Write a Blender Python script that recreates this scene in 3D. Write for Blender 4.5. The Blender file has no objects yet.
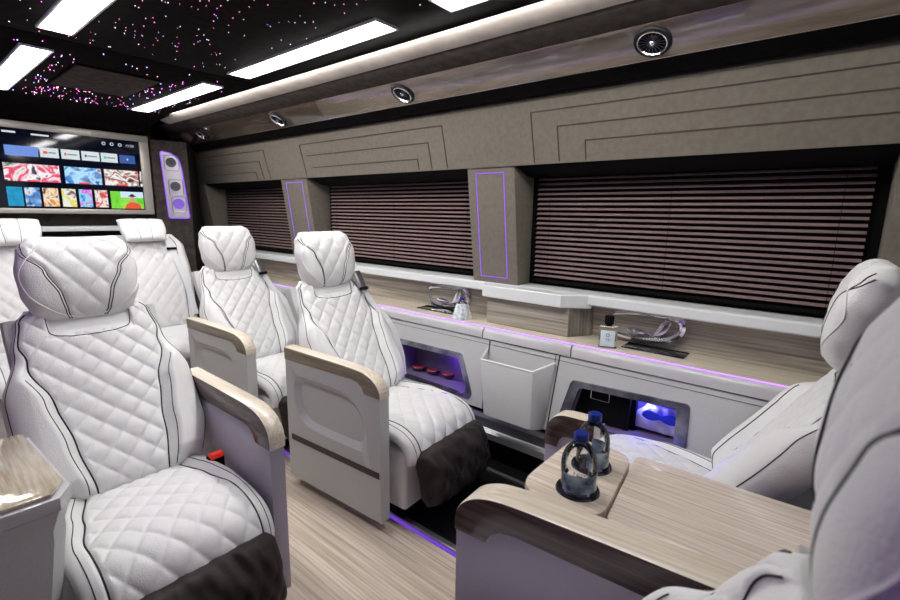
import bpy, bmesh, math, random
from mathutils import Vector, Matrix, Euler
random.seed(7)
sc = bpy.context.scene
COL = sc.collection
PI = math.pi
# ------------------------------------------------------------------ camera
YAW, PITCH, ROLL, FPX = 0.8862617, 0.1847103, 0.0168660, 464.62
fw = Vector((math.sin(YAW)*math.cos(PITCH), math.cos(YAW)*math.cos(PITCH), -math.sin(PITCH)))
rt = Vector((math.cos(YAW), -math.sin(YAW), 0)); up = rt.cross(fw)
r2 = math.cos(ROLL)*rt + math.sin(ROLL)*up; u2 = -math.sin(ROLL)*rt + math.cos(ROLL)*up
cd = bpy.data.cameras.new('camera'); cam = bpy.data.objects.new('camera', cd); COL.objects.link(cam)
M3 = Matrix((r2, u2, -fw)).transposed()
cam.matrix_world = Matrix.Translation((0, 0, 1.35)) @ M3.to_4x4()
cd.sensor_width = 36; cd.lens = FPX*36/900; cd.clip_start = 0.02
cd.dof.use_dof = True; cd.dof.focus_distance = 2.0; cd.dof.aperture_fstop = 4.0
sc.camera = cam
# ------------------------------------------------------------------ world, light, exposure
w = bpy.data.worlds.new('world'); sc.world = w; w.use_nodes = True
w.node_tree.nodes['Background'].inputs[0].default_value = (0.75, 0.85, 1, 1)
w.node_tree.nodes['Background'].inputs[1].default_value = 0.05
sc.view_settings.view_transform = 'Standard'; sc.view_settings.look = 'None'
sc.view_settings.exposure = -0.12; sc.view_settings.gamma = 1.0
def area(name, loc, rot, sx, sy, power, col=(1, 1, 1)):
    l = bpy.data.lights.new(name, 'AREA'); l.shape = 'RECTANGLE'; l.size = sx; l.size_y = sy; l.energy = power; l.color = col
    o = bpy.data.objects.new(name, l); COL.objects.link(o); o.location = loc; o.rotation_euler = rot; return o
# added soft fill light at the unseen windscreen opening, behind the camera
area('windscreen_fill', (0.75, -1.75, 1.45), (math.radians(90), 0, 0), 1.9, 0.9, 3, (0.95, 0.97, 1))
PANEL_E = 35.0      # strength of the ceiling light panels

# ------------------------------------------------------------------ materials
def mat(name, col, rough=0.5, metal=0.0, emis=None, es=0.0, coat=0.0, trans=0.0, ior=1.45, sheen=0.0, spec=None):
    m = bpy.data.materials.new(name); m.use_nodes = True
    b = m.node_tree.nodes['Principled BSDF']
    b.inputs['Base Color'].default_value = (*col, 1); b.inputs['Roughness'].default_value = rough
    b.inputs['Metallic'].default_value = metal; b.inputs['Coat Weight'].default_value = coat
    b.inputs['Coat Roughness'].default_value = 0.05
    b.inputs['Transmission Weight'].default_value = trans; b.inputs['IOR'].default_value = ior
    b.inputs['Sheen Weight'].default_value = sheen
    if spec is not None: b.inputs['Specular IOR Level'].default_value = spec
    if emis: b.inputs['Emission Color'].default_value = (*emis, 1); b.inputs['Emission Strength'].default_value = es
    return m
def nodes(m): return m.node_tree.nodes, m.node_tree.links, m.node_tree.nodes['Principled BSDF']
def coords(m, scale=(1, 1, 1), rot=(0, 0, 0)):
    N, L, b = nodes(m)
    tc = N.new('ShaderNodeTexCoord'); mp = N.new('ShaderNodeMapping')
    mp.inputs['Scale'].default_value = scale; mp.inputs['Rotation'].default_value = rot
    L.new(tc.outputs['Object'], mp.inputs['Vector']); return mp
def ramp(m, fac, stops):
    N, L, b = nodes(m); r = N.new('ShaderNodeValToRGB')
    while len(r.color_ramp.elements) < len(stops): r.color_ramp.elements.new(0.5)
    for e, (p, c) in zip(r.color_ramp.elements, stops): e.position = p; e.color = (*c, 1)
    L.new(fac, r.inputs[0]); return r
def noise_col(m, scale, c1, c2, mscale=(1, 1, 1), detail=4, bump=0.0, p=(0.35, 0.65), bs=None, rot=(0, 0, 0)):
    N, L, b = nodes(m); mp = coords(m, mscale, rot)
    n = N.new('ShaderNodeTexNoise'); n.inputs['Scale'].default_value = scale; n.inputs['Detail'].default_value = detail
    L.new(mp.outputs[0], n.inputs['Vector'])
    r = ramp(m, n.outputs['Fac'], [(p[0], c1), (p[1], c2)]); L.new(r.outputs[0], b.inputs['Base Color'])
    if bump:
        src = n
        if bs:
            src = N.new('ShaderNodeTexNoise'); src.inputs['Scale'].default_value = bs; src.inputs['Detail'].default_value = 3
            L.new(mp.outputs[0], src.inputs['Vector'])
        bp = N.new('ShaderNodeBump'); bp.inputs['Strength'].default_value = bump; bp.inputs['Distance'].default_value = 0.004
        L.new(src.outputs['Fac'], bp.inputs['Height']); L.new(bp.outputs[0], b.inputs['Normal'])
    return m
def leather(name, col, rough=0.42, perf=True):
    m = mat(name, col, rough); N, L, b = nodes(m); mp = coords(m)
    v = N.new('ShaderNodeTexVoronoi'); v.inputs['Scale'].default_value = 260
    n = N.new('ShaderNodeTexNoise'); n.inputs['Scale'].default_value = 60
    L.new(mp.outputs[0], v.inputs['Vector']); L.new(mp.outputs[0], n.inputs['Vector'])
    a = N.new('ShaderNodeMath'); a.operation = 'ADD'; L.new(v.outputs['Distance'], a.inputs[0]); L.new(n.outputs['Fac'], a.inputs[1])
    bp = N.new('ShaderNodeBump'); bp.inputs['Strength'].default_value = 0.35 if perf else 0.15; bp.inputs['Distance'].default_value = 0.0015
    L.new(a.outputs[0], bp.inputs['Height']); L.new(bp.outputs[0], b.inputs['Normal'])
    return m
def wood(name, c1, c2, axis='y', rough=0.35, coat=0.0, scale=9, stretch=14):
    m = mat(name, c1, rough, coat=coat)
    s = {'x': (1, stretch, stretch), 'y': (stretch, 1, stretch), 'z': (stretch, stretch, 1)}[axis]
    noise_col(m, scale, c1, c2, s, 5, 0.08, (0.36, 0.64))
    return m
WHITE = leather('white_leather', (0.76, 0.76, 0.755))
SMOOTH = leather('smooth_white_leather', (0.75, 0.75, 0.75), 0.38, False)
GREYL = leather('grey_leather', (0.42, 0.40, 0.43))
PIPE = mat('black_piping', (0.012, 0.010, 0.014), 0.45)
STITCH = mat('white_stitch', (0.85, 0.84, 0.86), 0.6)
SHELL = noise_col(mat('grey_plastic', (0.5, 0.5, 0.5), 0.45), 500, (0.50, 0.51, 0.50), (0.54, 0.55, 0.54), bump=0.06)
SHELLP = noise_col(mat('lilac_grey_plastic', (0.5, 0.5, 0.5), 0.4), 500, (0.36, 0.33, 0.40), (0.40, 0.37, 0.44), bump=0.06)
GROOVE = mat('brown_groove', (0.06, 0.045, 0.035), 0.6)
DARKL = noise_col(mat('dark_brown_leather', (0.03, 0.025, 0.022), 0.6, spec=0.25), 9, (0.020, 0.016, 0.015), (0.040, 0.032, 0.029), (1, 3, 1), 5, 0.9)
OAKTOP = wood('pale_oak_top', (0.56, 0.48, 0.37), (0.72, 0.65, 0.54), 'y', 0.3, 0.4, 2.5, 50)
OAKSIDE = wood('mid_oak_side', (0.17, 0.135, 0.095), (0.29, 0.24, 0.175), 'y', 0.35, 0.2, 3, 40)
DARKWOOD = wood('dark_side_wood', (0.040, 0.024, 0.023), (0.095, 0.058, 0.055), 'y', 0.25, 0.25, 2.5, 40)  # deep brown tone on the sides of some armrest caps
TRIMWOOD = wood('lacquered_walnut_trim', (0.085, 0.062, 0.048), (0.17, 0.13, 0.105), 'y', 0.08, 1.0, 3, 8)
TRIMWOOD.node_tree.nodes['Principled BSDF'].inputs['Coat IOR'].default_value = 1.9
WALLWOOD = wood('grey_oak_wall', (0.22, 0.195, 0.16), (0.44, 0.40, 0.335), 'y', 0.32, 0.3, 2.2, 45)
TABLEWOOD = wood('table_oak', (0.52, 0.43, 0.34), (0.74, 0.66, 0.57), 'y', 0.22, 0.6, 2.5, 50)
FLOORM = wood('oak_floor', (0.42, 0.34, 0.26), (0.66, 0.57, 0.48), 'y', 0.28, 0.3, 1.8, 45)
SUEDE = noise_col(mat('taupe_suede', (0.2, 0.17, 0.14), 0.85, spec=0.15), 45, (0.165, 0.147, 0.122), (0.192, 0.172, 0.142), detail=8, bump=0.1, bs=200)
SUEDEDK = noise_col(mat('dark_taupe_suede', (0.1, 0.09, 0.08), 0.9, spec=0.1), 22, (0.045, 0.038, 0.034), (0.075, 0.064, 0.056), detail=8, bump=0.1)
COVEM = noise_col(mat('pale_suede_cove', (0.5, 0.46, 0.42), 0.7), 14, (0.42, 0.38, 0.34), (0.5, 0.46, 0.42), detail=6)
CEILM = noise_col(mat('black_alcantara', (0.012, 0.011, 0.013), 0.9, spec=0.05), 30, (0.005, 0.004, 0.004), (0.010, 0.007, 0.007), detail=6)
BLACK = mat('black', (0.004, 0.004, 0.0045), 0.8, spec=0.12)
BLACKG = mat('black_gloss', (0.01, 0.012, 0.02), 0.06, coat=1)
CARPET = noise_col(mat('black_carpet', (0.01, 0.01, 0.012), 0.9, spec=0.05), 300, (0.006, 0.006, 0.007), (0.014, 0.013, 0.015), bump=0.3)
SILL = mat('white_sill', (0.76, 0.79, 0.79), 0.35, coat=0.2)
PANEL = noise_col(mat('white_panel_leather', (0.6, 0.6, 0.6), 0.5), 420, (0.52, 0.52, 0.52), (0.60, 0.60, 0.60), detail=1, bump=0.35)
PADM = mat('satin_white_pad', (0.55, 0.54, 0.56), 0.28, coat=0.3)
CHROME = mat('chrome', (0.85, 0.86, 0.90), 0.14, 1.0)
ALU = mat('brushed_aluminium', (0.45, 0.46, 0.48), 0.35, 0.9)
SILVER = noise_col(mat('silver_frame', (0.3, 0.3, 0.35), 0.25, 0.9), 12, (0.16, 0.17, 0.22), (0.45, 0.46, 0.52))
SLATM = noise_col(mat('blind_slat', (0.25, 0.19, 0.19), 0.45), 40, (0.21, 0.145, 0.14), (0.27, 0.19, 0.185), (1, 1, 4))
RED = mat('red_button', (0.8, 0.03, 0.02), 0.3, emis=(0.8, 0.03, 0.02), es=0.3)
BLUECAP = mat('blue_cap', (0.006, 0.02, 0.19), 0.3)
WEB = mat('white_webbing', (0.72, 0.74, 0.76), 0.5)
GLASS = mat('bottle_plastic', (0.93, 0.97, 1.0), 0.02, trans=1.0, ior=1.33)
def clear(name, tint=(0.93, 0.97, 1.0)):
    m = bpy.data.materials.new(name); m.use_nodes = True; N = m.node_tree.nodes; L = m.node_tree.links; N.remove(N['Principled BSDF'])
    t = N.new('ShaderNodeBsdfTransparent'); t.inputs[0].default_value = (0.97, 0.985, 1.0, 1); g = N.new('ShaderNodeBsdfGlossy'); g.inputs['Roughness'].default_value = 0.03
    f = N.new('ShaderNodeFresnel'); f.inputs[0].default_value = 1.38; x = N.new('ShaderNodeMixShader')
    L.new(f.outputs[0], x.inputs[0]); L.new(t.outputs[0], x.inputs[1]); L.new(g.outputs[0], x.inputs[2]); L.new(x.outputs[0], N['Material Output'].inputs[0]); return m
GLASS = clear('bottle_plastic')
WATER = mat('bottle_water', (0.9, 0.96, 1.0), 0.0, trans=1.0, ior=1.33)
PGLASS = mat('perfume_glass', (0.9, 0.95, 0.95), 0.03, trans=1.0, ior=1.45)
TVFRAME = mat('tv_frame', (0.50, 0.47, 0.43), 0.35, 0.3)
def em(name, col, s): return mat(name, (0.02, 0.02, 0.02), 0.4, emis=col, es=s)
LAMP = em('lamp_panel', (1, 0.98, 0.97), PANEL_E)
PURPLE = em('purple_led', (0.30, 0.09, 0.85), 1.3)
PURPLES = em('purple_led_soft', (0.20, 0.06, 0.7), 0.9)
COVELED = em('cove_led', (1, 0.96, 0.92), 70.0)

# ------------------------------------------------------------------ mesh helpers
def link_mesh(name, bm, mats, parent=None, smooth=True, angle=35):
    me = bpy.data.meshes.new(name)
    bmesh.ops.recalc_face_normals(bm, faces=bm.faces)
    bm.to_mesh(me); bm.free()
    for m in (mats if isinstance(mats, (list, tuple)) else [mats]): me.materials.append(m)
    if smooth:
        me.polygons.foreach_set('use_smooth', [True]*len(me.polygons))
        try: me.set_sharp_from_angle(angle=math.radians(angle))
        except Exception: pass
    o = bpy.data.objects.new(name, me); COL.objects.link(o)
    if parent: o.parent = parent
    return o
def tag(o, label=None, cat=None, group=None, kind=None):
    if label: o['label'] = label
    if cat: o['category'] = cat
    if group: o['group'] = group
    if kind: o['kind'] = kind
    return o
def thing(name, label, cat, loc=(0, 0, 0), rz=0, group=None):
    o = bpy.data.objects.new(name, None); o.empty_display_size = 0.05; COL.objects.link(o)
    o.location = loc; o.rotation_euler = (0, 0, rz); return tag(o, label, cat, group)
def kids(o): return [c for c in bpy.data.objects if c.parent == o]
def copy_tree(o, parent=None):
    c = o.copy(); COL.objects.link(c); c.parent = parent
    for ch in kids(o): copy_tree(ch, c)
    return c
def box(bm, x0, x1, y0, y1, z0, z1, bev=0.0, seg=2, mi=0):
    nb = bmesh.new()
    r = bmesh.ops.create_cube(nb, size=1)
    for v in nb.verts: v.co = Vector(((x0+x1)/2+v.co.x*(x1-x0), (y0+y1)/2+v.co.y*(y1-y0), (z0+z1)/2+v.co.z*(z1-z0)))
    if bev: bmesh.ops.bevel(nb, geom=list(nb.edges), offset=bev, segments=seg, profile=0.5, affect='EDGES')
    merge(bm, nb, mi)
def merge(bm, nb, mi=None):
    if mi is not None:
        for f in nb.faces: f.material_index = mi
    me = bpy.data.meshes.new('tmp'); nb.to_mesh(me); nb.free(); bm.from_mesh(me); bpy.data.meshes.remove(me)
def obox(name, mats, parent, *a, bev=0.0, seg=2, **k):
    bm = bmesh.new(); box(bm, *a, bev=bev, seg=seg); return link_mesh(name, bm, mats, parent)
def extrude_poly(bm, pts, axis, a0, a1, bev=0.0, mi=0):
    """pts in the two other axes (cyclic order x,y,z without axis)."""
    nb = bmesh.new()
    def P(p, a):
        return {'x': (a, p[0], p[1]), 'y': (p[0], a, p[1]), 'z': (p[0], p[1], a)}[axis]
    v0 = [nb.verts.new(P(p, a0)) for p in pts]; v1 = [nb.verts.new(P(p, a1)) for p in pts]
    n = len(pts); f0 = nb.faces.new(v0); f1 = nb.faces.new(v1[::-1])
    for i in range(n): nb.faces.new((v0[i], v1[i], v1[(i+1) % n], v0[(i+1) % n]))
    if bev:
        es = list(set(f0.edges) | set(f1.edges))
        bmesh.ops.recalc_face_normals(nb, faces=nb.faces)
        bmesh.ops.bevel(nb, geom=es, offset=bev, segments=2, profile=0.5, affect='EDGES')
    bmesh.ops.triangulate(nb, faces=[f for f in nb.faces if len(f.verts) > 4])
    merge(bm, nb, mi)
def catmull(pts, n, closed=False):
    P = [Vector(p) for p in pts]; out = []; m = len(P); segs = m if closed else m-1
    for i in range(segs):
        if closed: p0, p1, p2, p3 = P[(i-1) % m], P[i], P[(i+1) % m], P[(i+2) % m]
        else:
            p1, p2 = P[i], P[i+1]; p0 = P[i-1] if i > 0 else p1*2-p2; p3 = P[i+2] if i+2 < m else p2*2-p1
        for k in range(n):
            t = k/n
            out.append(0.5*((2*p1)+(-p0+p2)*t+(2*p0-5*p1+4*p2-p3)*t*t+(-p0+3*p1-3*p2+p3)*t**3))
    if not closed: out.append(P[-1].copy())
    return out
def tube(bm, pts, r, seg=6, closed=False, mi=0):
    n = len(pts); rings = []; prev = None
    for i, p in enumerate(pts):
        p = Vector(p)
        a = Vector(pts[(i-1) % n]) if (closed or i > 0) else p
        b = Vector(pts[(i+1) % n]) if (closed or i < n-1) else p
        t = (b-a); t = t.normalized() if t.length > 1e-9 else Vector((0, 0, 1))
        if prev is None:
            x = t.orthogonal().normalized()
        else:
            x = (prev - t*prev.dot(t)).normalized()
        prev = x; y = t.cross(x); rr = r[i] if isinstance(r, (list, tuple)) else r
        rings.append([bm.verts.new(p+(x*math.cos(2*PI*k/seg)+y*math.sin(2*PI*k/seg))*rr) for k in range(seg)])
    for i in range(n if closed else n-1):
        A, B = rings[i], rings[(i+1) % n]
        for k in range(seg):
            f = bm.faces.new((A[k], A[(k+1) % seg], B[(k+1) % seg], B[k])); f.material_index = mi
    if not closed:
        for R in (rings[0][::-1], rings[-1]):
            f = bm.faces.new(R); f.material_index = mi
def lathe(bm, prof, seg=32, c=(0, 0, 0), mi=0, sx=1, sy=1):
    rings = []
    for r, z in prof:
        if r < 1e-6: rings.append([bm.verts.new((c[0], c[1], c[2]+z))])
        else: rings.append([bm.verts.new((c[0]+sx*r*math.cos(2*PI*k/seg), c[1]+sy*r*math.sin(2*PI*k/seg), c[2]+z)) for k in range(seg)])
    for A, B in zip(rings[:-1], rings[1:]):
        for k in range(seg):
            a, a2, b, b2 = A[k % len(A)], A[(k+1) % seg % len(A)], B[k % len(B)], B[(k+1) % seg % len(B)]
            vs = []
            for v in (a, a2, b2, b):
                if v not in vs: vs.append(v)
            if len(vs) >= 3:
                f = bm.faces.new(vs); f.material_index = mi
def rrect(w, h, r, n=6, cx=0, cy=0):
    out = []
    for (sx, sy, a0) in ((1, 1, 0), (-1, 1, 90), (-1, -1, 180), (1, -1, 270)):
        for k in range(n+1):
            a = math.radians(a0+90*k/n); out.append((cx+sx*(w/2-r)+r*math.cos(a), cy+sy*(h/2-r)+r*math.sin(a)))
    return out
def plate_hole(bm, outer, inner, f, d0, d1, hole_depth, mi=0, mi_in=0, floor=True, shrink=0.0):
    """Plate with a recess: outer/inner 2D loops, f(p, depth) -> 3D. Front at d0, back at d1, recess floor at hole_depth."""
    nb = bmesh.new()
    vo = [nb.verts.new(f(p, d0)) for p in outer]; vi = [nb.verts.new(f(p, d0)) for p in inner]
    eo = [nb.edges.new((vo[i], vo[(i+1) % len(vo)])) for i in range(len(vo))]
    ei = [nb.edges.new((vi[i], vi[(i+1) % len(vi)])) for i in range(len(vi))]
    bmesh.ops.triangle_fill(nb, edges=eo+ei, use_beauty=True)
    for fc in nb.faces: fc.material_index = mi
    vb = [nb.verts.new(f(p, d1)) for p in outer]
    for i in range(len(vo)):
        j = (i+1) % len(vo); nb.faces.new((vo[i], vo[j], vb[j], vb[i])).material_index = mi
    if shrink:
        cx = sum(p[0] for p in inner)/len(inner); cy = sum(p[1] for p in inner)/len(inner)
        hx = max(abs(p[0]-cx) for p in inner); hy = max(abs(p[1]-cy) for p in inner)
        inner = [(cx+(p[0]-cx)*(1-shrink/hx), cy+(p[1]-cy)*(1-shrink/hy)) for p in inner]
    vf = [nb.verts.new(f(p, hole_depth)) for p in inner]
    for i in range(len(vi)):
        j = (i+1) % len(vi); nb.faces.new((vi[i], vi[j], vf[j], vf[i])).material_index = mi_in
    if floor:
        nb.faces.new(vf).material_index = mi
        nb.faces.new(vb).material_index = mi
    else:
        pass
    merge(bm, nb, None)
def sstep(a, b, x):
    t = max(0.0, min(1.0, (x-a)/(b-a))); return t*t*(3-2*t)
def interp(tab, t):
    for (t0, v0), (t1, v1) in zip(tab[:-1], tab[1:]):
        if t <= t1: return v0+(v1-v0)*sstep(0, 1, (t-t0)/(t1-t0)) if t > t0 else v0
    return tab[-1][1]

class Pad:
    """Upholstered pad along a path in the local yz plane; front side faces the sitter."""
    def __init__(s, path, width, tf, tb, n=4, quilt=None, scf=None, bulge=None, dx=0.062, dv=0.072, qd=0.007, te=None, nu=96, nv=110, rim=4.0, rimv=6.0):
        s.P = catmull([(0, *p) for p in path], 24); s.L = [0.0]
        for a, b in zip(s.P[:-1], s.P[1:]): s.L.append(s.L[-1]+(b-a).length)
        s.len = s.L[-1]; s.width = width; s.tf = tf; s.tb = tb; s.scf = scf; s.bulge = bulge; s.dx = dx; s.dv = dv; s.qd = qd
        s.nu = nu; s.nv = nv; s.rim = rim; s.rimv = rimv; s.quilt = quilt
    def frame(s, t):
        d = max(0, min(1, t))*s.len; i = 0
        lo, hi = 0, len(s.L)-1
        while hi-lo > 1:
            mid = (lo+hi)//2
            if s.L[mid] <= d: lo = mid
            else: hi = mid
        k = (d-s.L[lo])/max(1e-9, s.L[hi]-s.L[lo]); p = s.P[lo].lerp(s.P[hi], k)
        a = s.P[max(0, lo-3)]; b = s.P[min(len(s.P)-1, hi+3)]; tg = (b-a).normalized()
        return p, Vector((0, tg.z, -tg.y))*-1.0, tg
    def h(s, u, t):
        a = max(0.0, 1-abs(u)**s.rim)**(1/2.4); b = max(0.0, 1-abs(2*t-1)**(s.rimv*2))**(1/2.4); return a*b
    def detail(s, u, t):
        w = s.width(t); d = 0.0; rimf = min(1.0, s.h(u, t)*1.2)
        if s.bulge: d += s.bulge(u, t)
        if s.scf:
            c = s.scf(t); e = abs(u)-c
            d -= 0.006*math.exp(-(e*w/0.006)**2)
            if e < 0 and s.quilt and s.quilt(u, t):
                X = u*w/s.dx; V = t*s.len/s.dv
                q = (abs(math.sin(PI*(X+V)/1.0))*abs(math.sin(PI*(X-V))))
                ed = min(1.0, -e*w/0.02)
                d += s.qd*1.25*(q**0.30-0.8)*ed
        return d*rimf
    def pos(s, u, t, lift=0.0):
        p, n, tg = s.frame(t)
        return p+Vector((u*s.width(t), 0, 0))+n*(s.tf(t)*s.h(u, t)+s.detail(u, t)+lift)
    def back(s, u, t):
        p, n, tg = s.frame(t); return p+Vector((u*s.width(t), 0, 0))-n*(s.tb(t)*s.h(u, t))
    def build(s, name, mats, parent):
        bm = bmesh.new(); nu, nv = s.nu, s.nv
        def wrap(k, n, e=0.35):
            x = -1+2*k/n; return x*(1-e)+e*math.sin(x*PI/2)
        us = [wrap(k, nu) for k in range(nu+1)]; ts = [(wrap(k, nv)+1)/2 for k in range(nv+1)]
        F = [[bm.verts.new(s.pos(u, t)) for u in us] for t in ts]
        us2 = us[::3] if nu % 3 == 0 else us
        step = 1
        B = [[(F[j][i] if (j in (0, nv) or i in (0, nu)) else bm.verts.new(s.back(us[i], ts[j]))) for i in range(nu+1)] for j in range(nv+1)]
        for G, flip in ((F, 0), (B, 1)):
            for j in range(nv):
                for i in range(nu):
                    q = (G[j][i], G[j][i+1], G[j+1][i+1], G[j+1][i])
                    bm.faces.new(q[::-1] if flip else q)
        return link_mesh(name, bm, mats, parent, angle=80)
    def curve(s, ut, n=40, lift=0.001):
        pts = catmull([(u, t, 0) for u, t in ut], max(2, n//max(1, len(ut)-1)))
        return [s.pos(p.x, p.y, lift) for p in pts]

# ------------------------------------------------------------------ seat
def arm_top(y, y1=0.64):
    pass
def build_arm(parent, x0, x1, sidem_in, sidem_out, panel, recess=None, ztop=0.712, back=0.64, z0=0.05, recess_side=-1, nose_drop=0.6):
    """Armrest: panel with front at y=0 running back; recess on the outer side (recess_side -1 = -x)."""
    # outline in (y,z): top edge slopes a little, front corner is a large curve
    nose = [(0.0, 0.612), (0.006, 0.640), (0.028, 0.670), (0.072, 0.694), (0.14, 0.706), (0.3, 0.710), (back, ztop)]
    nose = [(p.y, p.z) for p in catmull([(0, *q) for q in nose], 5)]
    e = 0.0 if recess else 0.022
    under = [(back, 0.650-e), (0.17, 0.654-e), (0.13, 0.648-e), (0.108, 0.632-e), (0.094, 0.606-e), (0.0, 0.606-e)]
    ar = bpy.data.objects.new('armrest', None); COL.objects.link(ar); ar.parent = parent
    bm = bmesh.new()
    outer = [(0.004, z0), (0.004, 0.608-e), (0.092, 0.608-e), (0.106, 0.634-e), (0.129, 0.650-e), (0.17, 0.656-e), (back-0.004, 0.652-e), (back-0.004, z0)]
    if recess:
        inner = catmull([(0, *p) for p in recess], 5, closed=True); inner = [(p.y, p.z) for p in inner]
        xo, xi = (x0+0.004, x1-0.004) if recess_side < 0 else (x1-0.004, x0+0.004)
        s = 1 if recess_side < 0 else -1
        plate_hole(bm, outer, inner, lambda p, d: (d, p[0], p[1]), xo, xi, xo+s*0.020, shrink=0.030)
    else:
        extrude_poly(bm, outer, 'x', x0+0.004, x1-0.004, 0.004)
    link_mesh('side_panel', bm, panel, ar, angle=30)
    if recess:
        gx0, gx1 = (x0+0.002, x0+0.006) if recess_side < 0 else (x1-0.006, x1-0.002)
        bm = bmesh.new()
        # brown groove line across the panel, and the brown lip in the top of the recess
        extrude_poly(bm, [(0.012, 0.252), (0.012, 0.281), (back-0.03, 0.277), (back-0.03, 0.248)], 'x', gx0, gx1)
        link_mesh('groove_strip', bm, GROOVE, ar)
    bm = bmesh.new()
    extrude_poly(bm, nose+under, 'x', x0, x1, 0.007)
    bm.normal_update()
    bmesh.ops.recalc_face_normals(bm, faces=bm.faces)
    bm.normal_update()
    for f in bm.faces:
        n = f.normal
        if n.x < -0.7: f.material_index = 1
        elif n.x > 0.7: f.material_index = 2
        else: f.material_index = 0
    link_mesh('wood_cap', bm, [OAKTOP, sidem_out, sidem_in], ar, angle=30)
    return ar

REC = [(0.09, 0.40), (0.10, 0.335), (0.16, 0.315), (0.36, 0.345), (0.47, 0.42), (0.545, 0.52), (0.555, 0.60), (0.50, 0.605), (0.30, 0.585), (0.16, 0.56), (0.10, 0.50)]
REC = [(0.575, 0.526), (0.559, 0.572), (0.52, 0.587), (0.374, 0.589), (0.24, 0.585), (0.167, 0.562), (0.117, 0.512), (0.094, 0.45), (0.084, 0.395), (0.10, 0.355), (0.14, 0.342), (0.33, 0.340), (0.448, 0.344), (0.51, 0.359), (0.551, 0.405), (0.575, 0.47)]

def CSC(t): return interp([(0, 0.80), (0.38, 0.80), (0.58, 0.70), (0.88, 0.56), (1.0, 0.54)], t)
def BSC(t): return interp([(0, 0.46), (0.25, 0.47), (0.5, 0.56), (0.72, 0.84), (0.82, 0.93), (1.0, 0.93)], t)
def cushion_pad():
    path = [(0.0, 0.305), (-0.002, 0.345), (0.03, 0.392), (0.10, 0.415), (0.22, 0.412), (0.40, 0.400), (0.53, 0.392)]
    return Pad(path, lambda t: interp([(0, 0.245), (0.5, 0.25), (1, 0.235)], t), lambda t: 0.055, lambda t: 0.05,
               quilt=lambda u, t: True, scf=CSC,
               bulge=lambda u, t: 0.024*sstep(0.0, 0.14, abs(u)-CSC(t))*sstep(0.25, 0.55, t)*(1-sstep(0.92, 1, t)), dx=0.080, dv=0.085, qd=0.010, nu=132, nv=156)
def back_pad():
    path = [(0.44, 0.43), (0.50, 0.52), (0.60, 0.66), (0.70, 0.82), (0.765, 0.93), (0.80, 1.00)]
    W = lambda t: interp([(0, 0.225), (0.25, 0.270), (0.52, 0.272), (0.78, 0.220), (0.93, 0.20), (1, 0.165)], t)
    return Pad(path, W, lambda t: 0.05, lambda t: interp([(0, 0.07), (0.6, 0.08), (1, 0.03)], t),
               quilt=lambda u, t: not (abs(u) < 0.62 and t > 0.83),
               scf=BSC,
               bulge=lambda u, t: 0.042*sstep(0.0, 0.16, abs(u)-BSC(t))*sstep(0.0, 0.10, t)*(1-sstep(0.60, 0.74, t)) - 0.016*sstep(0.80, 0.86, t)*(1-sstep(0.56, 0.64, abs(u))), dx=0.080, dv=0.088, qd=0.009, nu=150, nv=176)
def head_pad(h=0.285, wd=0.172, y0=0.775, z0=0.955, y1=0.835):
    path = [(y0, z0), (y0+0.008, z0+h*0.4), (y0+0.03, z0+h*0.75), (y1, z0+h)]
    W = lambda t: wd*interp([(0, 0.74), (0.12, 0.88), (0.35, 0.99), (0.6, 1.02), (0.85, 0.94), (1, 0.76)], t)
    return Pad(path, W, lambda t: 0.062, lambda t: 0.055, quilt=lambda u, t: True,
               scf=lambda t: interp([(0, 0.36), (0.3, 0.40), (0.58, 0.58), (0.80, 0.92), (1, 1.0)], t),
               bulge=lambda u, t: 0.028*abs(u)**2.5*sstep(0, 0.3, t)-0.01*sstep(0.5, 1, t), dx=0.082, dv=0.095, qd=0.008, nu=80, nv=80, rim=3.0, rimv=2.2)

def piping_for(pad, name, parent, lines, r=0.0028, m=PIPE, lift=0.0005):
    for ln in lines:
        bm = bmesh.new(); tube(bm, pad.curve(ln, 60, lift), r, 6); o = link_mesh(name, bm, m, parent)
    return o
def sc_line(pad, sign, t0, t1, off=0.0, n=16):
    return [(sign*(pad.scf(t0+(t1-t0)*k/n)+off), t0+(t1-t0)*k/n) for k in range(n+1)]

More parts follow.
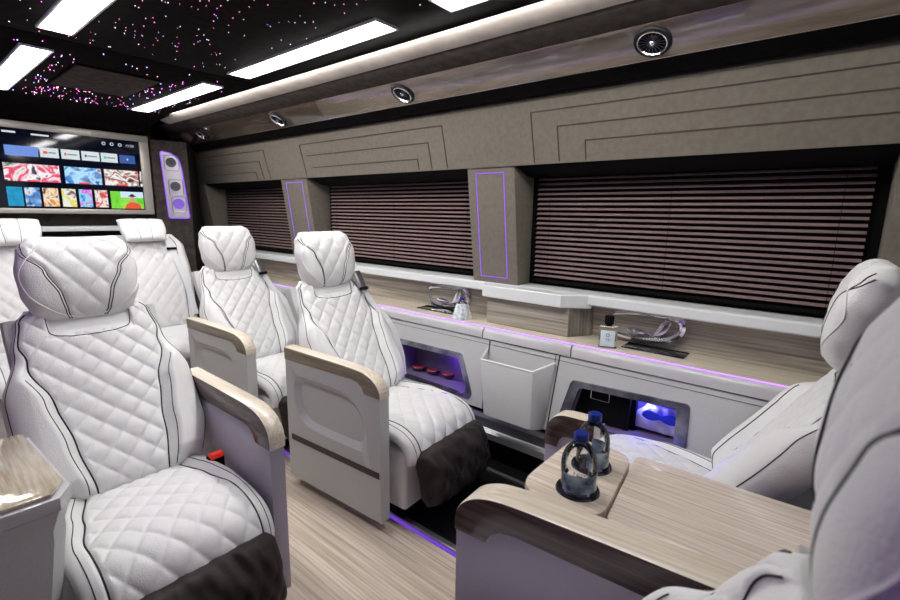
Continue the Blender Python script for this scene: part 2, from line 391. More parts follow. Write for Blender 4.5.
def build_seat(label, group, arms, base_light=True, belt=True, recess_side=-1):
    s = thing('captain_seat', label, 'seat', group=group)
    # base
    bm = bmesh.new(); box(bm, -0.235, 0.235, 0.02, 0.50, 0.08, 0.345, 0.02, 3)
    link_mesh('seat_base', bm, SMOOTH, s)
    obox('rail_plinth', BLACK, s, -0.2, 0.2, 0.06, 0.52, 0.012, 0.085, bev=0.005)
    c = cushion_pad(); cu = c.build('seat_cushion', WHITE, s)
    piping_for(c, 'piping', cu, [sc_line(c, g, 0.02, 0.985) for g in (-1, 1)])
    piping_for(c, 'side_piping', cu, [sc_line(c, g, 0.03, 0.97, 0.10) for g in (-1, 1)], 0.0014)
    b = back_pad(); bk = b.build('backrest', WHITE, s)
    piping_for(b, 'piping', bk, [sc_line(b, g, 0.015, 0.97) for g in (-1, 1)])
    piping_for(b, 'outer_piping', bk, [sc_line(b, g, 0.02, 0.62, 0.10) for g in (-1, 1)]+[[(g*0.97, 0.05+0.9*k/16) for k in range(17)] for g in (-1, 1)], 0.0016)
    piping_for(b, 'neck_seam', bk, [[(-0.60, 0.975), (-0.60, 0.90), (-0.52, 0.84), (-0.3, 0.815), (0, 0.81), (0.3, 0.815), (0.52, 0.84), (0.60, 0.90), (0.60, 0.975)]], 0.0018)
    # rear shell
    bm = bmesh.new()
    pth = [(0.56, 0.36), (0.62, 0.56), (0.73, 0.76), (0.815, 0.90), (0.835, 0.965)]
    extrude_poly(bm, pth+[(y-0.05, z+0.01) for y, z in pth[::-1]], 'x', -0.225, 0.225, 0.01)
    link_mesh('back_shell', bm, SHELL, s)
    # headrest
    obox('headrest_stay', BLACK, s, -0.10, 0.10, 0.79, 0.835, 0.93, 0.985, bev=0.006)
    h = head_pad(); hd = h.build('headrest', WHITE, s)
    piping_for(h, 'piping', hd, [sc_line(h, g, 0.03, 0.90) for g in (-1, 1)]+[sc_line(h, g, 0.03, 0.86, 0.05) for g in (-1, 1)], 0.0018)
    piping_for(h, 'edge_piping', hd, [[(math.cos(a)*0.97, 0.5+0.47*math.sin(a)) for a in [2*PI*k/40 for k in range(41)]]], 0.0022, STITCH)
    # leg rest: puffy roll in dark leather
    lp = Pad([(-0.075, 0.13), (-0.07, 0.22), (-0.045, 0.31), (-0.015, 0.36)], lambda t: interp([(0, 0.205), (0.2, 0.225), (0.85, 0.225), (1, 0.205)], t), lambda t: 0.085, lambda t: 0.05,
             bulge=lambda u, t: 0.007*math.sin(u*9+t*7)*math.sin(t*11+u*3)+0.006*abs(math.sin(u*13-t*6+math.sin(t*8)))+0.003*math.sin(u*31+t*14), nu=90, nv=50, rim=5, rimv=1.6)
    lr = lp.build('leg_rest', DARKL, s)
    for a in arms: a(s)
    if belt:
        # belt guide on the shoulder and strap running down
        pts = [b.pos(0.80, 0.97, 0.03), b.pos(0.86, 0.86, 0.024), b.pos(0.92, 0.70, 0.02), b.pos(0.93, 0.5, 0.02), b.pos(0.97, 0.25, 0.012), b.pos(0.99, 0.06, 0.01)]
        cp = catmull(pts, 8); bm = bmesh.new()
        L = []
        for i, p in enumerate(cp):
            L.append((bm.verts.new(p+Vector((-0.02, 0, 0))), bm.verts.new(p+Vector((0.02, 0.004, 0))), bm.verts.new(p+Vector((0.02, 0.006, -0.002))), bm.verts.new(p+Vector((-0.02, 0.002, -0.002)))))
        for A, B in zip(L[:-1], L[1:]):
            for k in range(4): bm.faces.new((A[k], A[(k+1) % 4], B[(k+1) % 4], B[k]))
        sb = link_mesh('seat_belt', bm, WEB, s, angle=60)
        bm = bmesh.new(); g = b.pos(0.86, 0.92, 0.03)
        nb = bmesh.new(); box(nb, -0.028, 0.028, -0.012, 0.016, -0.05, 0.055, 0.012, 3)
        bmesh.ops.transform(nb, matrix=Matrix.Translation(g) @ Euler((math.radians(-28), 0, math.radians(8))).to_matrix().to_4x4(), verts=nb.verts); merge(bm, nb)
        gd = link_mesh('belt_guide', bm, ALU, s)
        bm = bmesh.new(); nb = bmesh.new(); box(nb, -0.03, 0.03, -0.016, 0.0, -0.062, -0.045, 0.004, 2)
        bmesh.ops.transform(nb, matrix=Matrix.Translation(g) @ Euler((math.radians(-28), 0, math.radians(8))).to_matrix().to_4x4(), verts=nb.verts); merge(bm, nb)
        link_mesh('guide_clip', bm, BLACK, gd)
    return s

exec_parts = []
# ================================================================== SETTING
def struct(name, bm, mats, **k):
    o = link_mesh(name, bm, mats, **k); o['kind'] = 'structure'; return o
YF, YB = -1.7, 5.06
bm = bmesh.new(); box(bm, -0.4, 1.29, YF, YB, -0.05, 0.0); struct('floor', bm, FLOORM)
bm = bmesh.new(); box(bm, 1.335, 2.0, YF, YB, -0.05, 0.004); struct('trim_1', bm, CARPET)
bm = bmesh.new(); box(bm, 1.305, 1.335, YF, 4.4, -0.04, 0.014, 0.004); struct('trim_2', bm, ALU)
# right wall: outer skin
bm = bmesh.new()
extrude_poly(bm, [(2.31, -0.05), (2.40, -0.05), (2.40, 2.2), (2.31, 2.2)], 'y', YF, YB)
struct('wall_right', bm, BLACK)
# window recess, upper fascia with its dark underside and dark band above
bm = bmesh.new()
extrude_poly(bm, [(2.30, 1.60), (2.057, 1.588), (1.985, 1.862), (2.02, 1.90), (2.30, 1.93)], 'y', -0.65, 4.98, 0.006)
struct('wall_fascia', bm, SUEDE)
bm = bmesh.new(); extrude_poly(bm, [(2.31, 1.935), (2.02, 1.90), (1.965, 1.88), (1.86, 1.915), (1.86, 1.96), (2.31, 2.1)], 'y', YF, YB)
struct('trim_3', bm, BLACK)
bm = bmesh.new(); extrude_poly(bm, [(1.853, 1.907), (1.724, 1.984), (1.75, 2.01), (1.88, 1.93)], 'y', YF, 4.66, 0.003)
struct('trim_4', bm, TRIMWOOD)
bm = bmesh.new(); tube(bm, [(1.856, YF, 1.909), (1.856, 4.66, 1.909)], 0.0032, 8); struct('trim_5', bm, CHROME)
bm = bmesh.new(); extrude_poly(bm, [(1.735, 1.988), (1.722, 1.991), (1.618, 2.014), (1.60, 2.03), (1.74, 2.06), (1.79, 2.03)], 'y', YF, 4.60, 0.004)
struct('trim_6', bm, SUEDEDK)
# cove between the side cornice and the star ceiling
bm = bmesh.new()
cv = [(1.60, 2.016), (1.575, 2.022), (1.54, 2.034), (1.50, 2.052), (1.46, 2.075)]
extrude_poly(bm, cv+[(1.46, 2.09), (1.62, 2.06)], 'y', YF, 4.25)
struct('trim_7', bm, COVEM)
# ceiling: two star panels with a seam, roof skin above
bm = bmesh.new()
box(bm, 0.34, 1.47, YF, 2.575, 2.03, 2.06, 0.006); box(bm, 0.34, 1.47, 2.583, 3.98, 2.03, 2.06, 0.006)
extrude_poly(bm, [(3.97, 2.03), (4.2, 2.022), (4.36, 1.99), (4.45, 1.94), (4.62, 1.94), (4.62, 2.06), (3.97, 2.06)], 'x', 0.34, 1.50)
struct('ceiling', bm, CEILM)
bm = bmesh.new(); box(bm, -0.5, 2.4, YF, YB+.3, 2.10, 2.14); struct('roof', bm, BLACK)
# left side (mirror), mostly seen in reflections
bm = bmesh.new()
box(bm, -0.50, -0.46, YF, YB, -0.05, 2.2)
struct('wall_left', bm, SUEDE)
bm = bmesh.new()
extrude_poly(bm, [(-0.46, 1.60), (-0.24, 1.59), (-0.17, 1.86), (0.0, 1.95), (0.2, 2.02), (0.34, 2.03), (0.34, 2.09), (-0.46, 2.09)], 'y', YF, YB)
struct('trim_8', bm, SUEDE)
# rear wall
bm = bmesh.new(); box(bm, -0.5, 1.58, 4.60, 4.66, -0.05, 2.2); box(bm, 1.5, 2.4, 5.06, 5.1, -0.05, 2.2)
struct('wall_back', bm, SUEDEDK)
bm = bmesh.new(); extrude_poly(bm, [(1.52, 4.46), (1.76, 4.36), (2.06, 4.90), (2.06, 5.05), (1.52, 4.6)], 'z', 0.5, 1.905, 0.0)
struct('wall_corner', bm, SUEDEDK)
bm = bmesh.new(); box(bm, -0.4, 1.5, 4.40, 4.6, 1.17, 1.205, 0.006); box(bm, -0.4, 1.5, 4.42, 4.6, 1.09, 1.125, 0.006)
struct('trim_9', bm, SILL)
# front: bulkhead around the windscreen
bm = bmesh.new(); box(bm, -0.5, 2.4, -1.85, -1.80, -0.05, 0.95); box(bm, -0.5, 2.4, -1.85, -1.80, 1.95, 2.2); struct('wall_front', bm, BLACK)
# left cab door side / right cab side are closed by the side walls already

# window panes (dark outside) and recess linings
WIN = [(-0.13, 1.285), (1.583, 3.08), (3.43, 4.78)]
for i, (a, b) in enumerate(WIN):
    bm = bmesh.new(); box(bm, 2.296, 2.305, a, b, 0.97, 1.6)
    o = struct('window_%d' % (i+1), bm, mat('tinted_glass', (0.01, 0.01, 0.012), 0.05))
for i, (a, b) in enumerate(WIN):
    bm = bmesh.new(); extrude_poly(bm, [(2.066, 1.5905), (2.30, 1.5905), (2.30, 1.54), (2.20, 1.546)], 'y', a+0.001, b-0.001)
    box(bm, 2.27, 2.296, a+0.001, b-0.001, 0.976, 1.60)
    struct('trim_%d' % (i+20), bm, BLACK)
# pillars
def pillar(n, y0, y1, inlay=True):
    bm = bmesh.new()
    extrude_poly(bm, [(2.152, 0.965), (2.30, 0.965), (2.30, 1.60), (2.066, 1.592)], 'y', y0, y1, 0.006)
    o = struct('trim_%d' % n, bm, SUEDE)
    return o
pillar(10, 1.285, 1.583); pillar(11, 3.08, 3.43); pillar(12, 4.78, 5.0); pillar(13, -0.52, -0.13)
for nm, y0, y1, sd in (('middle', 1.35, 1.525, 0), ('rear', 3.145, 3.36, 1)):
    bm = bmesh.new()
    def pp(y, z): k = (z-0.965)/(1.592-0.965); return (2.152-0.086*k-0.001, y, z)
    loop = [pp(y0, 1.005), pp(y1, 1.005), pp(y1, 1.56), pp(y0, 1.56)]
    for a, b in zip(loop, loop[1:]+loop[:1]): tube(bm, [a, b], 0.0026, 6)
    o = link_mesh('purple_light_strip', bm, PURPLE)
    tag(o, 'thin purple light line framing the %s suede window pillar' % nm, 'light strip', 'purple outlines on the window pillars')
# fascia grooves: nested L lines above each window
def fx(z): return 2.057-(z-1.588)*(0.072/0.274)-0.0008
bm = bmesh.new()
def groove_L(y_a, y_b, z_t, both=True, bot=1.596):
    # y_a: the end with a corner and a vertical leg, y_b: other end
    tube(bm, [(fx(z_t), y_a, z_t), (fx(z_t), y_b, z_t)], 0.0029, 5)
    tube(bm, [(fx(z_t), y_a, z_t), (fx(bot), y_a, bot)], 0.0029, 5)
    if both: tube(bm, [(fx(z_t), y_b, z_t), (fx(bot), y_b, bot)], 0.0029, 5)
groove_L(1.165, -0.6, 1.815, False); groove_L(1.035, -0.6, 1.745, False); groove_L(0.905, -0.6, 1.677, False)
groove_L(1.71, 3.05, 1.812); groove_L(1.825, 2.99, 1.735, False); groove_L(1.925, 2.95, 1.655, False)
groove_L(3.55, 4.7, 1.812, False); groove_L(3.65, 4.65, 1.735, False); groove_L(3.75, 4.55, 1.655, False)
o = struct('trim_14', bm, GROOVE)
# window sill with the bump under the front pillar
bm = bmesh.new()
prof = [(2.30, 0.975), (2.11, 0.970), (2.098, 0.962), (2.098, 0.922), (2.108, 0.912), (2.30, 0.905)]
extrude_poly(bm, [(2.30, 0.975), (2.145, 0.972), (2.133, 0.964), (2.133, 0.928), (2.145, 0.920), (2.30, 0.912)], 'y', -0.6, 4.98)
extrude_poly(bm, [(2.14, 1.50), (2.055, 1.45), (2.057, 0.985), (2.145, 0.865)], 'z', 0.905, 0.970, 0.005)
struct('trim_15', bm, SILL, smooth=False)
# ------------------------------------------------------------------ console along the right wall
con = thing('side_console', 'long white leather side console with grey oak back panel under the windows', 'console', (2.0, 0, 0))
def C(o): o.location = (-2.0, 0, 0); return o
bm = bmesh.new(); extrude_poly(bm, [(2.225, 0.757), (2.215, 0.905), (2.295, 0.905), (2.295, 0.757)], 'y', -0.6, 4.9)
C(link_mesh('oak_back_panel', bm, WALLWOOD, con))
bm = bmesh.new(); extrude_poly(bm, [(2.22, 1.50), (2.085, 1.435), (2.09, 0.955), (2.22, 0.88)], 'z', 0.757, 0.905, 0.002)
bm.normal_update()
for f in bm.faces:
    if abs(f.normal.y) > 0.4: f.material_index = 1
C(link_mesh('oak_pillar_box', bm, [WALLWOOD, wood('grey_oak_end', (0.17, 0.155, 0.13), (0.30, 0.275, 0.235), 'z', 0.35, 0.2, 3, 30)], con))
SEAM = [(-0.6, 0.880), (0.886, 1.385), (1.391, 4.4)]
def faceX(z): return 1.985-(0.685-z)*(0.055/0.365)
# face panels with niches
N1 = [(2.035, 0.575), (1.52, 0.585), (1.435, 0.385), (1.46, 0.345), (2.03, 0.37)]
N1 = [(2.03, 0.575), (1.515, 0.580), (1.42, 0.385), (1.435, 0.355), (2.02, 0.365)]
N2 = [(0.860, 0.588), (0.362, 0.606), (0.355, 0.43), (0.375, 0.405), (0.87, 0.380), (0.905, 0.40)]
def shrink(L, d, dz=None):
    cy = sum(p[0] for p in L)/len(L); cz = sum(p[1] for p in L)/len(L); dz = dz or d
    hy = max(abs(p[0]-cy) for p in L); hz = max(abs(p[1]-cz) for p in L)
    return [(cy+(p[0]-cy)*(1-d/hy), cz+(p[1]-cz)*(1-dz/hz)) for p in L]
def fmap(p, d): return (faceX(p[1])+d, p[0], p[1])
def rounded(L, r=0.02, n=4):
    out = []
    for i in range(len(L)):
        a, b, c = Vector(L[i-1]), Vector(L[i]), Vector(L[(i+1) % len(L)])
        p = b+(a-b).normalized()*min(r, (a-b).length*0.4); q = b+(c-b).normalized()*min(r, (c-b).length*0.4)
        for k in range(n+1):
            t = k/n; v = (1-t)**2*p+2*t*(1-t)*b+t*t*q; out.append((v.x, v.y))
    return out
N1 = rounded(N1); N2 = rounded(N2)
bm = bmesh.new()
for rect, niche in (((0.872, -0.6), N2), ((4.3, 1.345), N1)):
    ya, yb = rect
    plate_hole(bm, [(ya, 0.322), (ya, 0.690), (yb, 0.690), (yb, 0.322)] if niche is N1 else [(0.955, 0.322), (0.935, 0.690), (yb, 0.690), (yb, 0.322)], niche, fmap, 0.0, 0.02, 0.02, floor=False)
plate = [(1.338, 0.322), (1.338, 0.690), (0.942, 0.690), (0.962, 0.322)]
extr = bmesh.new(); vs = [extr.verts.new(fmap(p, 0.001)) for p in plate]; extr.faces.new(vs); merge(bm, extr)
C(link_mesh('face_panel', bm, PANEL, con))
bm = bmesh.new()
for p0, p1 in (((1.342, 0.322), (1.342, 0.69)), ((0.958, 0.322), (0.938, 0.69)), ((0.978, 0.322), (0.958, 0.69))):
    tube(bm, [fmap(p0, -0.0005), fmap(p1, -0.0005)], 0.0016, 5)
tube(bm, [fmap((-0.6, 0.668), -0.0005), fmap((4.3, 0.668), -0.0005)], 0.0012, 5)
C(link_mesh('seam', bm, PIPE, con))
for i, (a, b) in enumerate(SEAM):
    bm = bmesh.new()
    extrude_poly(bm, [(2.03, 0.752), (2.004, 0.752), (1.990, 0.744), (1.982, 0.730), (1.980, 0.697), (1.99, 0.694), (2.03, 0.694)], 'y', a, b, 0.0015)
    C(link_mesh('edge_pad', bm, PADM, con))
bm = bmesh.new()
box(bm, 1.96, 2.02, -0.6, 4.4, 0.285, 0.322); C(link_mesh('shadow_gap', bm, BLACK, con))
bm = bmesh.new()
extrude_poly(bm, [(1.945, 0.295), (1.935, 0.27), (1.955, 0.21), (1.93, 0.195), (1.925, 0.165), (1.95, 0.155), (1.97, 0.155), (2.0, 0.295)], 'y', -0.6, 4.4, 0.002)
C(link_mesh('aluminium_rail', bm, ALU, con))
bm = bmesh.new(); extrude_poly(bm, [(1.97, 0.155), (2.3, 0.155), (2.3, 0.0), (1.90, 0.0), (1.90, 0.02), (1.97, 0.03)], 'y', -0.6, 4.4)
C(link_mesh('plinth', bm, BLACK, con))
bm = bmesh.new(); box(bm, 1.885, 1.905, -0.6, 4.4, 0.005, 0.022, 0.003); C(link_mesh('floor_trim', bm, ALU, con))
# niches: silver frame, lit box
def niche(L, name, depth, contents):
    cx = sum(p[0] for p in L)/len(L)
    bm = bmesh.new(); inner = shrink(L, 0.048, 0.026)
    nb = bmesh.new()
    rings = [[nb.verts.new(fmap(p, d)) for p in LL] for LL, d in ((shrink(L, -0.006), 0.0), (shrink(L, -0.004), -0.006), (shrink(inner, -0.002), -0.006), (inner, 0.004), (inner, depth))]
    for A, B in zip(rings[:-1], rings[1:]):
        for i in range(len(A)): nb.faces.new((A[i], A[(i+1) % len(A)], B[(i+1) % len(A)], B[i]))
    for f in nb.faces: f.material_index = 0
    for f in nb.faces:
        if all(v in rings[3] or v in rings[4] for v in f.verts): f.material_index = 1
    nb.faces.new(rings[4]).material_index = 1
    merge(bm, nb, None)
    return C(link_mesh(name, bm, [SILVER, NICHEM], con, angle=30))
NICHEM = mat('niche_lining', (0.13, 0.10, 0.18), 0.4)
niche(N1, 'niche_frame', 0.12, None); niche(N2, 'niche_frame', 0.12, None)
bm = bmesh.new(); box(bm, 2.02, 2.05, 0.58, 0.60, 0.41, 0.59); box(bm, 2.0, 2.06, 0.60, 0.86, 0.41, 0.585)
C(link_mesh('switch_plate', bm, BLACK, con))
bm = bmesh.new()
lp = rrect(0.085, 0.062, 0.004, 3, 0.735, 0.548); tube(bm, [(1.999, p[0], p[1]) for p in lp], 0.0015, 5, closed=True)
C(link_mesh('switch_outline', bm, CHROME, con))
for (y, x, z, e, c) in ((1.60, 2.05, 0.535, 0.9, (0.24, 0.04, 1)), (0.55, 2.025, 0.562, 1.3, (0.12, 0.12, 1))):
    l = bpy.data.lights.new('niche_light', 'POINT'); l.energy = e; l.color = c; l.shadow_soft_size = 0.01
    o = bpy.data.objects.new('niche_light', l); COL.objects.link(o); o.location = (x, y, z)
# things in the niches
PK = mat('wrap_film', (0.75, 0.75, 0.85), 0.3, coat=0.6)
noise_col(PK, 16, (0.55, 0.5, 0.8), (0.95, 0.93, 1.0), detail=5, bump=0.8)
pk = Pad([(0, 0), (0.0, 0.05), (0.01, 0.115)], lambda t: interp([(0, .11), (.5, .115), (1, .07)], t), lambda t: 0.02, lambda t: 0.03, bulge=lambda u, t: 0.004*math.sin(u*11+t*5), nu=40, nv=30, rim=3, rimv=1.5)
p = thing('wrapped_pack', 'clear wrapped white pack with blue eye mask glowing in the front wall niche', 'pack', (2.045, 0.475, 0.425), -PI/2)
pk.build('wrapper', PK, p)
bm = bmesh.new()
pts = [(-0.075, 0.075), (-0.06, 0.098), (-0.03, 0.10), (0, 0.088), (0.03, 0.10), (0.06, 0.098), (0.075, 0.075), (0.05, 0.06), (0.02, 0.062), (0, 0.07), (-0.02, 0.062), (-0.05, 0.06)]
pts = [(q.x, q.y) for q in catmull([(a, b, 0) for a, b in pts], 4, True)]
extrude_poly(bm, pts, 'y', -0.035, -0.024, 0.002); link_mesh('eye_mask', bm, mat('blue_mask', (0.02, 0.05, 0.75), 0.35), p)
cupm = mat('red_cup', (0.35, 0.04, 0.05), 0.3)
for k in range(3):
    c = thing('small_can', ['red topped small tin lying leftmost in the rear purple niche', 'red topped small tin lying in the middle of the rear purple niche', 'red topped small tin lying rightmost in the rear purple niche'][k], 'tin', (2.035+0.012*k, 1.90-0.11*k, 0.391), 0, 'tins in the rear niche')
    bm = bmesh.new(); lathe(bm, [(0, 0), (0.038, 0), (0.041, 0.006), (0.041, 0.014)], 20); link_mesh('can_body', bm, BLACKG, c)
    bm = bmesh.new(); lathe(bm, [(0.041, 0.0145), (0.038, 0.019), (0, 0.020)], 20); link_mesh('can_lid', bm, cupm, c)

# worktop (continuous oak shelf) with insets
bm = bmesh.new(); box(bm, 2.004, 2.225, -0.6, 4.4, 0.735, 0.757, 0.002)
o = link_mesh('console_worktop', bm, OAKTOP)
tag(o, 'pale oak shelf running along the right wall below the sill', 'worktop')
for y0, y1, lb in ((0.43, 0.69, 'dark glossy charging tray set in oak shelf beside the perfume bottle'), (1.69, 1.98, 'dark glossy charging tray set in oak shelf near the cloth topped water bottle')):
    t = thing('charging_tray', lb, 'tray', (2.15, (y0+y1)/2, 0.757), 0, 'charging trays in the oak shelf')
    hw = (y1-y0)/2
    obox('tray_pad', BLACKG, t, -0.05, 0.05, -hw, hw, 0.0003, 0.003, bev=0.001)
    bm = bmesh.new(); lp = [(-0.052, -hw-0.002, 0.003), (0.052, -hw-0.002, 0.003), (0.052, hw+0.002, 0.003), (-0.052, hw+0.002, 0.003)]
    tube(bm, lp, 0.0018, 5, closed=True); link_mesh('tray_rim', bm, BLACK, t)

# chrome seat controls on the oak back panel
def controls(y, z, lb):
    t = thing('seat_control_panel', lb, 'control panel', (2.216, y, z), 0, 'chrome seat controls on the oak panel')
    bm = bmesh.new()
    lp = [(0, 0.150, 0.040), (0, 0.08, 0.056), (0, -0.03, 0.062), (0, -0.12, 0.060), (0, -0.158, 0.035), (0, -0.150, -0.010), (0, -0.09, -0.048), (0, 0.0, -0.060), (0, 0.08, -0.058), (0, 0.135, -0.045), (0, 0.153, 0.0)]
    pts = catmull(lp, 6, True)
    tube(bm, [p+Vector((-0.006, 0, 0)) for p in pts], [0.0100+0.0065*max(0, -p.y/0.15)+0.004*max(0,-p.z/0.05) for p in pts], 8, closed=True)
    link_mesh('chrome_ring', bm, CHROME, t)
    bm = bmesh.new(); pl = catmull(lp, 3, True)
    extrude_poly(bm, [(p.y*0.97, p.z*0.97) for p in pl], 'x', -0.002, 0.001); link_mesh('backing_plate', bm, WALLWOOD, t)
    for nm, a in (('cushion_switch', [(0.05, 0, -0.02), (0.02, 0, -0.012), (-0.02, 0, -0.018), (-0.04, 0, -0.03), (-0.02, 0, -0.036), (0.03, 0, -0.034)]), ('backrest_switch', [(-0.045, 0, -0.028), (-0.055, 0, -0.015), (-0.075, 0, 0.02), (-0.10, 0, 0.03), (-0.105, 0, 0.015), (-0.085, 0, -0.02), (-0.06, 0, -0.034)])):
        bm = bmesh.new(); pl = catmull([(q[0], q[2], 0) for q in a], 4, True)
        extrude_poly(bm, [((p.x+0.02)*1.25-0.005, (p.y+0.005)*1.35) for p in pl], 'x', -0.02, 0.0, 0.004); link_mesh(nm, bm, CHROME, t)
    bm = bmesh.new(); lathe(bm, [(0, 0.0), (0.012, 0), (0.014, 0.006), (0.008, 0.012), (0, 0.013)], 16, sx=1)
    bmesh.ops.transform(bm, matrix=Matrix.Translation((-0.002, -0.09, 0.032)) @ Euler((0, -PI/2, 0)).to_matrix().to_4x4(), verts=bm.verts)
    link_mesh('headrest_switch', bm, CHROME, t); return t
controls(0.625, 0.845, 'oval chrome seat control on oak wall behind the perfume bottle')
controls(1.82, 0.835, 'oval chrome seat control on oak wall behind the water bottle')

# magazine pocket
mp = thing('magazine_pocket', 'white leather magazine pocket hanging on the console between the two niches', 'pocket', (1.985, 1.17, 0.33))
bm = bmesh.new()
yo0, yo1 = 1.325, 0.935
A = [(faceX(0.63)-0.003, yo0+0.022, 0.640), (1.905, yo0+0.012, 0.602), (1.905, yo1+0.10, 0.602), (faceX(0.64)-0.003, yo1+0.02, 0.648)]
Bq = [(faceX(0.33)-0.003, yo0-0.03, 0.325), (1.885, yo0-0.03, 0.322), (1.885, yo1+0.085, 0.322), (faceX(0.33)-0.003, yo1+0.04, 0.325)]
va = [bm.verts.new(Vector(p)-Vector((1.985, 1.17, 0.33))) for p in A]; vb = [bm.verts.new(Vector(p)-Vector((1.985, 1.17, 0.33))) for p in Bq]
for i in range(3): bm.faces.new((va[i], va[i+1], vb[i+1], vb[i]))
bm.faces.new(vb)
o = link_mesh('pocket_shell', bm, PANEL, mp, angle=20)
md = o.modifiers.new('thickness', 'SOLIDIFY'); md.thickness = 0.012; md.offset = 0
md = o.modifiers.new('bevel', 'BEVEL'); md.width = 0.003; md.segments = 2
bm = bmesh.new(); tube(bm, [Vector(p)-Vector((1.985, 1.17, 0.33))+Vector((0, 0, 0.003)) for p in A], 0.0068, 8); link_mesh('pocket_rim', bm, SMOOTH, mp)

# ------------------------------------------------------------------ blinds
for (a, b), lb, nk in ((WIN[0], 'brown venetian blind in the nearest and widest window', 'a'), (WIN[1], 'brown venetian blind in the middle window behind the aisle seats', 'b'), (WIN[2], 'brown venetian blind in the farthest window near the screen', 'c')):
    t = thing('venetian_blind', lb, 'blind', (2.25, (a+b)/2, 0.98), 0, 'venetian blinds in the side windows')
    h = (b-a)/2-0.042
    bm = bmesh.new(); n = 21
    for k in range(n):
        z = 0.048+k*0.0252; nb = bmesh.new()
        box(nb, -0.0095, 0.0095, -h, h, -0.0006, 0.0006)
        bmesh.ops.transform(nb, matrix=Matrix.Translation((0, 0, z)) @ Euler((0, math.radians(-34), 0)).to_matrix().to_4x4(), verts=nb.verts); merge(bm, nb)
    link_mesh('slats', bm, SLATM, t, smooth=False)
    obox('headrail', BLACK, t, -0.02, 0.02, -h, h, 0.575, 0.60, bev=0.003)
    obox('bottom_rail', BLACK, t, -0.010, 0.010, -h, h, 0.012, 0.028, bev=0.003)
    m = max(3, round((b-a)/0.45))
    for k in range(m):
        y = -h+0.08+(2*h-0.16)*k/(m-1); bm = bmesh.new()
        tube(bm, [(-0.0125, y, 0.01), (-0.0125, y, 0.59)], 0.0008, 5); link_mesh('ladder_cord', bm, BLACK, t)

# ------------------------------------------------------------------ ceiling lights, hatch, stars
for x, y0, y1, lb in ((1.28, 2.77, 3.89, 'long white ceiling light panel farthest on the window side'), (1.28, 1.37, 2.465, 'long white ceiling light panel second on the window side'), (1.28, 0.25, 1.10, 'white ceiling light panel nearest on the window side, at top edge'),
                      (0.54, 2.78, 3.89, 'white ceiling light panel on the aisle side at the left photo edge'), (0.54, 1.37, 2.45, 'white ceiling light panel in the top left corner, nearest on the aisle side')):
    t = thing('ceiling_light', lb, 'ceiling light', (x, (y0+y1)/2, 2.03), 0, 'white light panels in the star ceiling')
    h = (y1-y0)/2; bm = bmesh.new()
    extrude_poly(bm, [(-0.05, -h), (0.038, -h), (0.05, -h+0.015), (0.05, h-0.015), (0.038, h), (-0.05, h)], 'z', -0.006, -0.001)
    link_mesh('diffuser', bm, LAMP, t)
    bm = bmesh.new()
    for a in (((-0.058, -0.050), (-h-0.008, h+0.008)), ((0.050, 0.058), (-h-0.008, h+0.008)), ((-0.05, 0.05), (-h-0.008, -h)), ((-0.05, 0.05), (h, h+0.008))):
        box(bm, a[0][0], a[0][1], a[1][0], a[1][1], -0.009, 0.0)
    link_mesh('rim', bm, SILL, t)
t = thing('ceiling_hatch', 'dark rectangular panel set in the star ceiling between the lights', 'hatch', (0.9, 3.22, 2.03))
obox('hatch_panel', SUEDEDK, t, -0.185, 0.185, -0.29, 0.29, -0.006, 0, bev=0.003)
bm = bmesh.new(); tube(bm, [(-0.19, -0.30, -0.006), (0.19, -0.30, -0.006)], 0.006, 4); tube(bm, [(-0.19, -0.30, -0.006), (-0.19, 0.3, -0.006)], 0.006, 4)
link_mesh('hatch_frame', bm, BLACK, t)
bm = bmesh.new()
SC = [((1.0, 0.25, 0.45), 3.5), ((0.75, 0.75, 1.0), 3.0), ((0.85, 0.12, 0.85), 3.5), ((0.30, 0.35, 1.0), 3.5)]
def star(x, y, mi, r):
    nb = bmesh.new(); bmesh.ops.create_icosphere(nb, subdivisions=1, radius=r, matrix=Matrix.Translation((x, y, 2.0285))); merge(bm, nb, mi)
def blocked(x, y):
    if (1.20 < x < 1.36 or 0.46 < x < 0.62) and (1.35 < y < 2.48 or 2.75 < y < 3.91 or y < 1.12): return True
    return 0.70 < x < 1.10 and 2.9 < y < 3.53
for k in range(430):
    x = random.uniform(0.4, 1.42); y = random.uniform(0.9, 2.54)
    if blocked(x, y) or x > 1.38 or (x > 1.2 and random.random() < .6): continue
    dens = math.exp(-((x-0.72)/0.30)**2)+0.35
    if random.random() > dens: continue
    star(x, y, random.choices([0, 1, 2, 3], [4, 4, 1, 1])[0], random.uniform(0.0008, 0.0015))
for k in range(420):
    x = random.uniform(0.4, 1.4); y = 2.62+1.32*random.random()**0.55
    if blocked(x, y): continue
    star(x, y, random.choices([0, 1, 2, 3], [5, 2, 3, 2])[0], random.uniform(0.0012, 0.0026))
o = link_mesh('fibre_optic_stars', bm, [em('star_%d' % i, c, s*2.2) for i, (c, s) in enumerate(SC)], smooth=False)
tag(o, 'scattered pink, white and blue pinpoint lights in the black ceiling', 'star lights', kind='stuff')

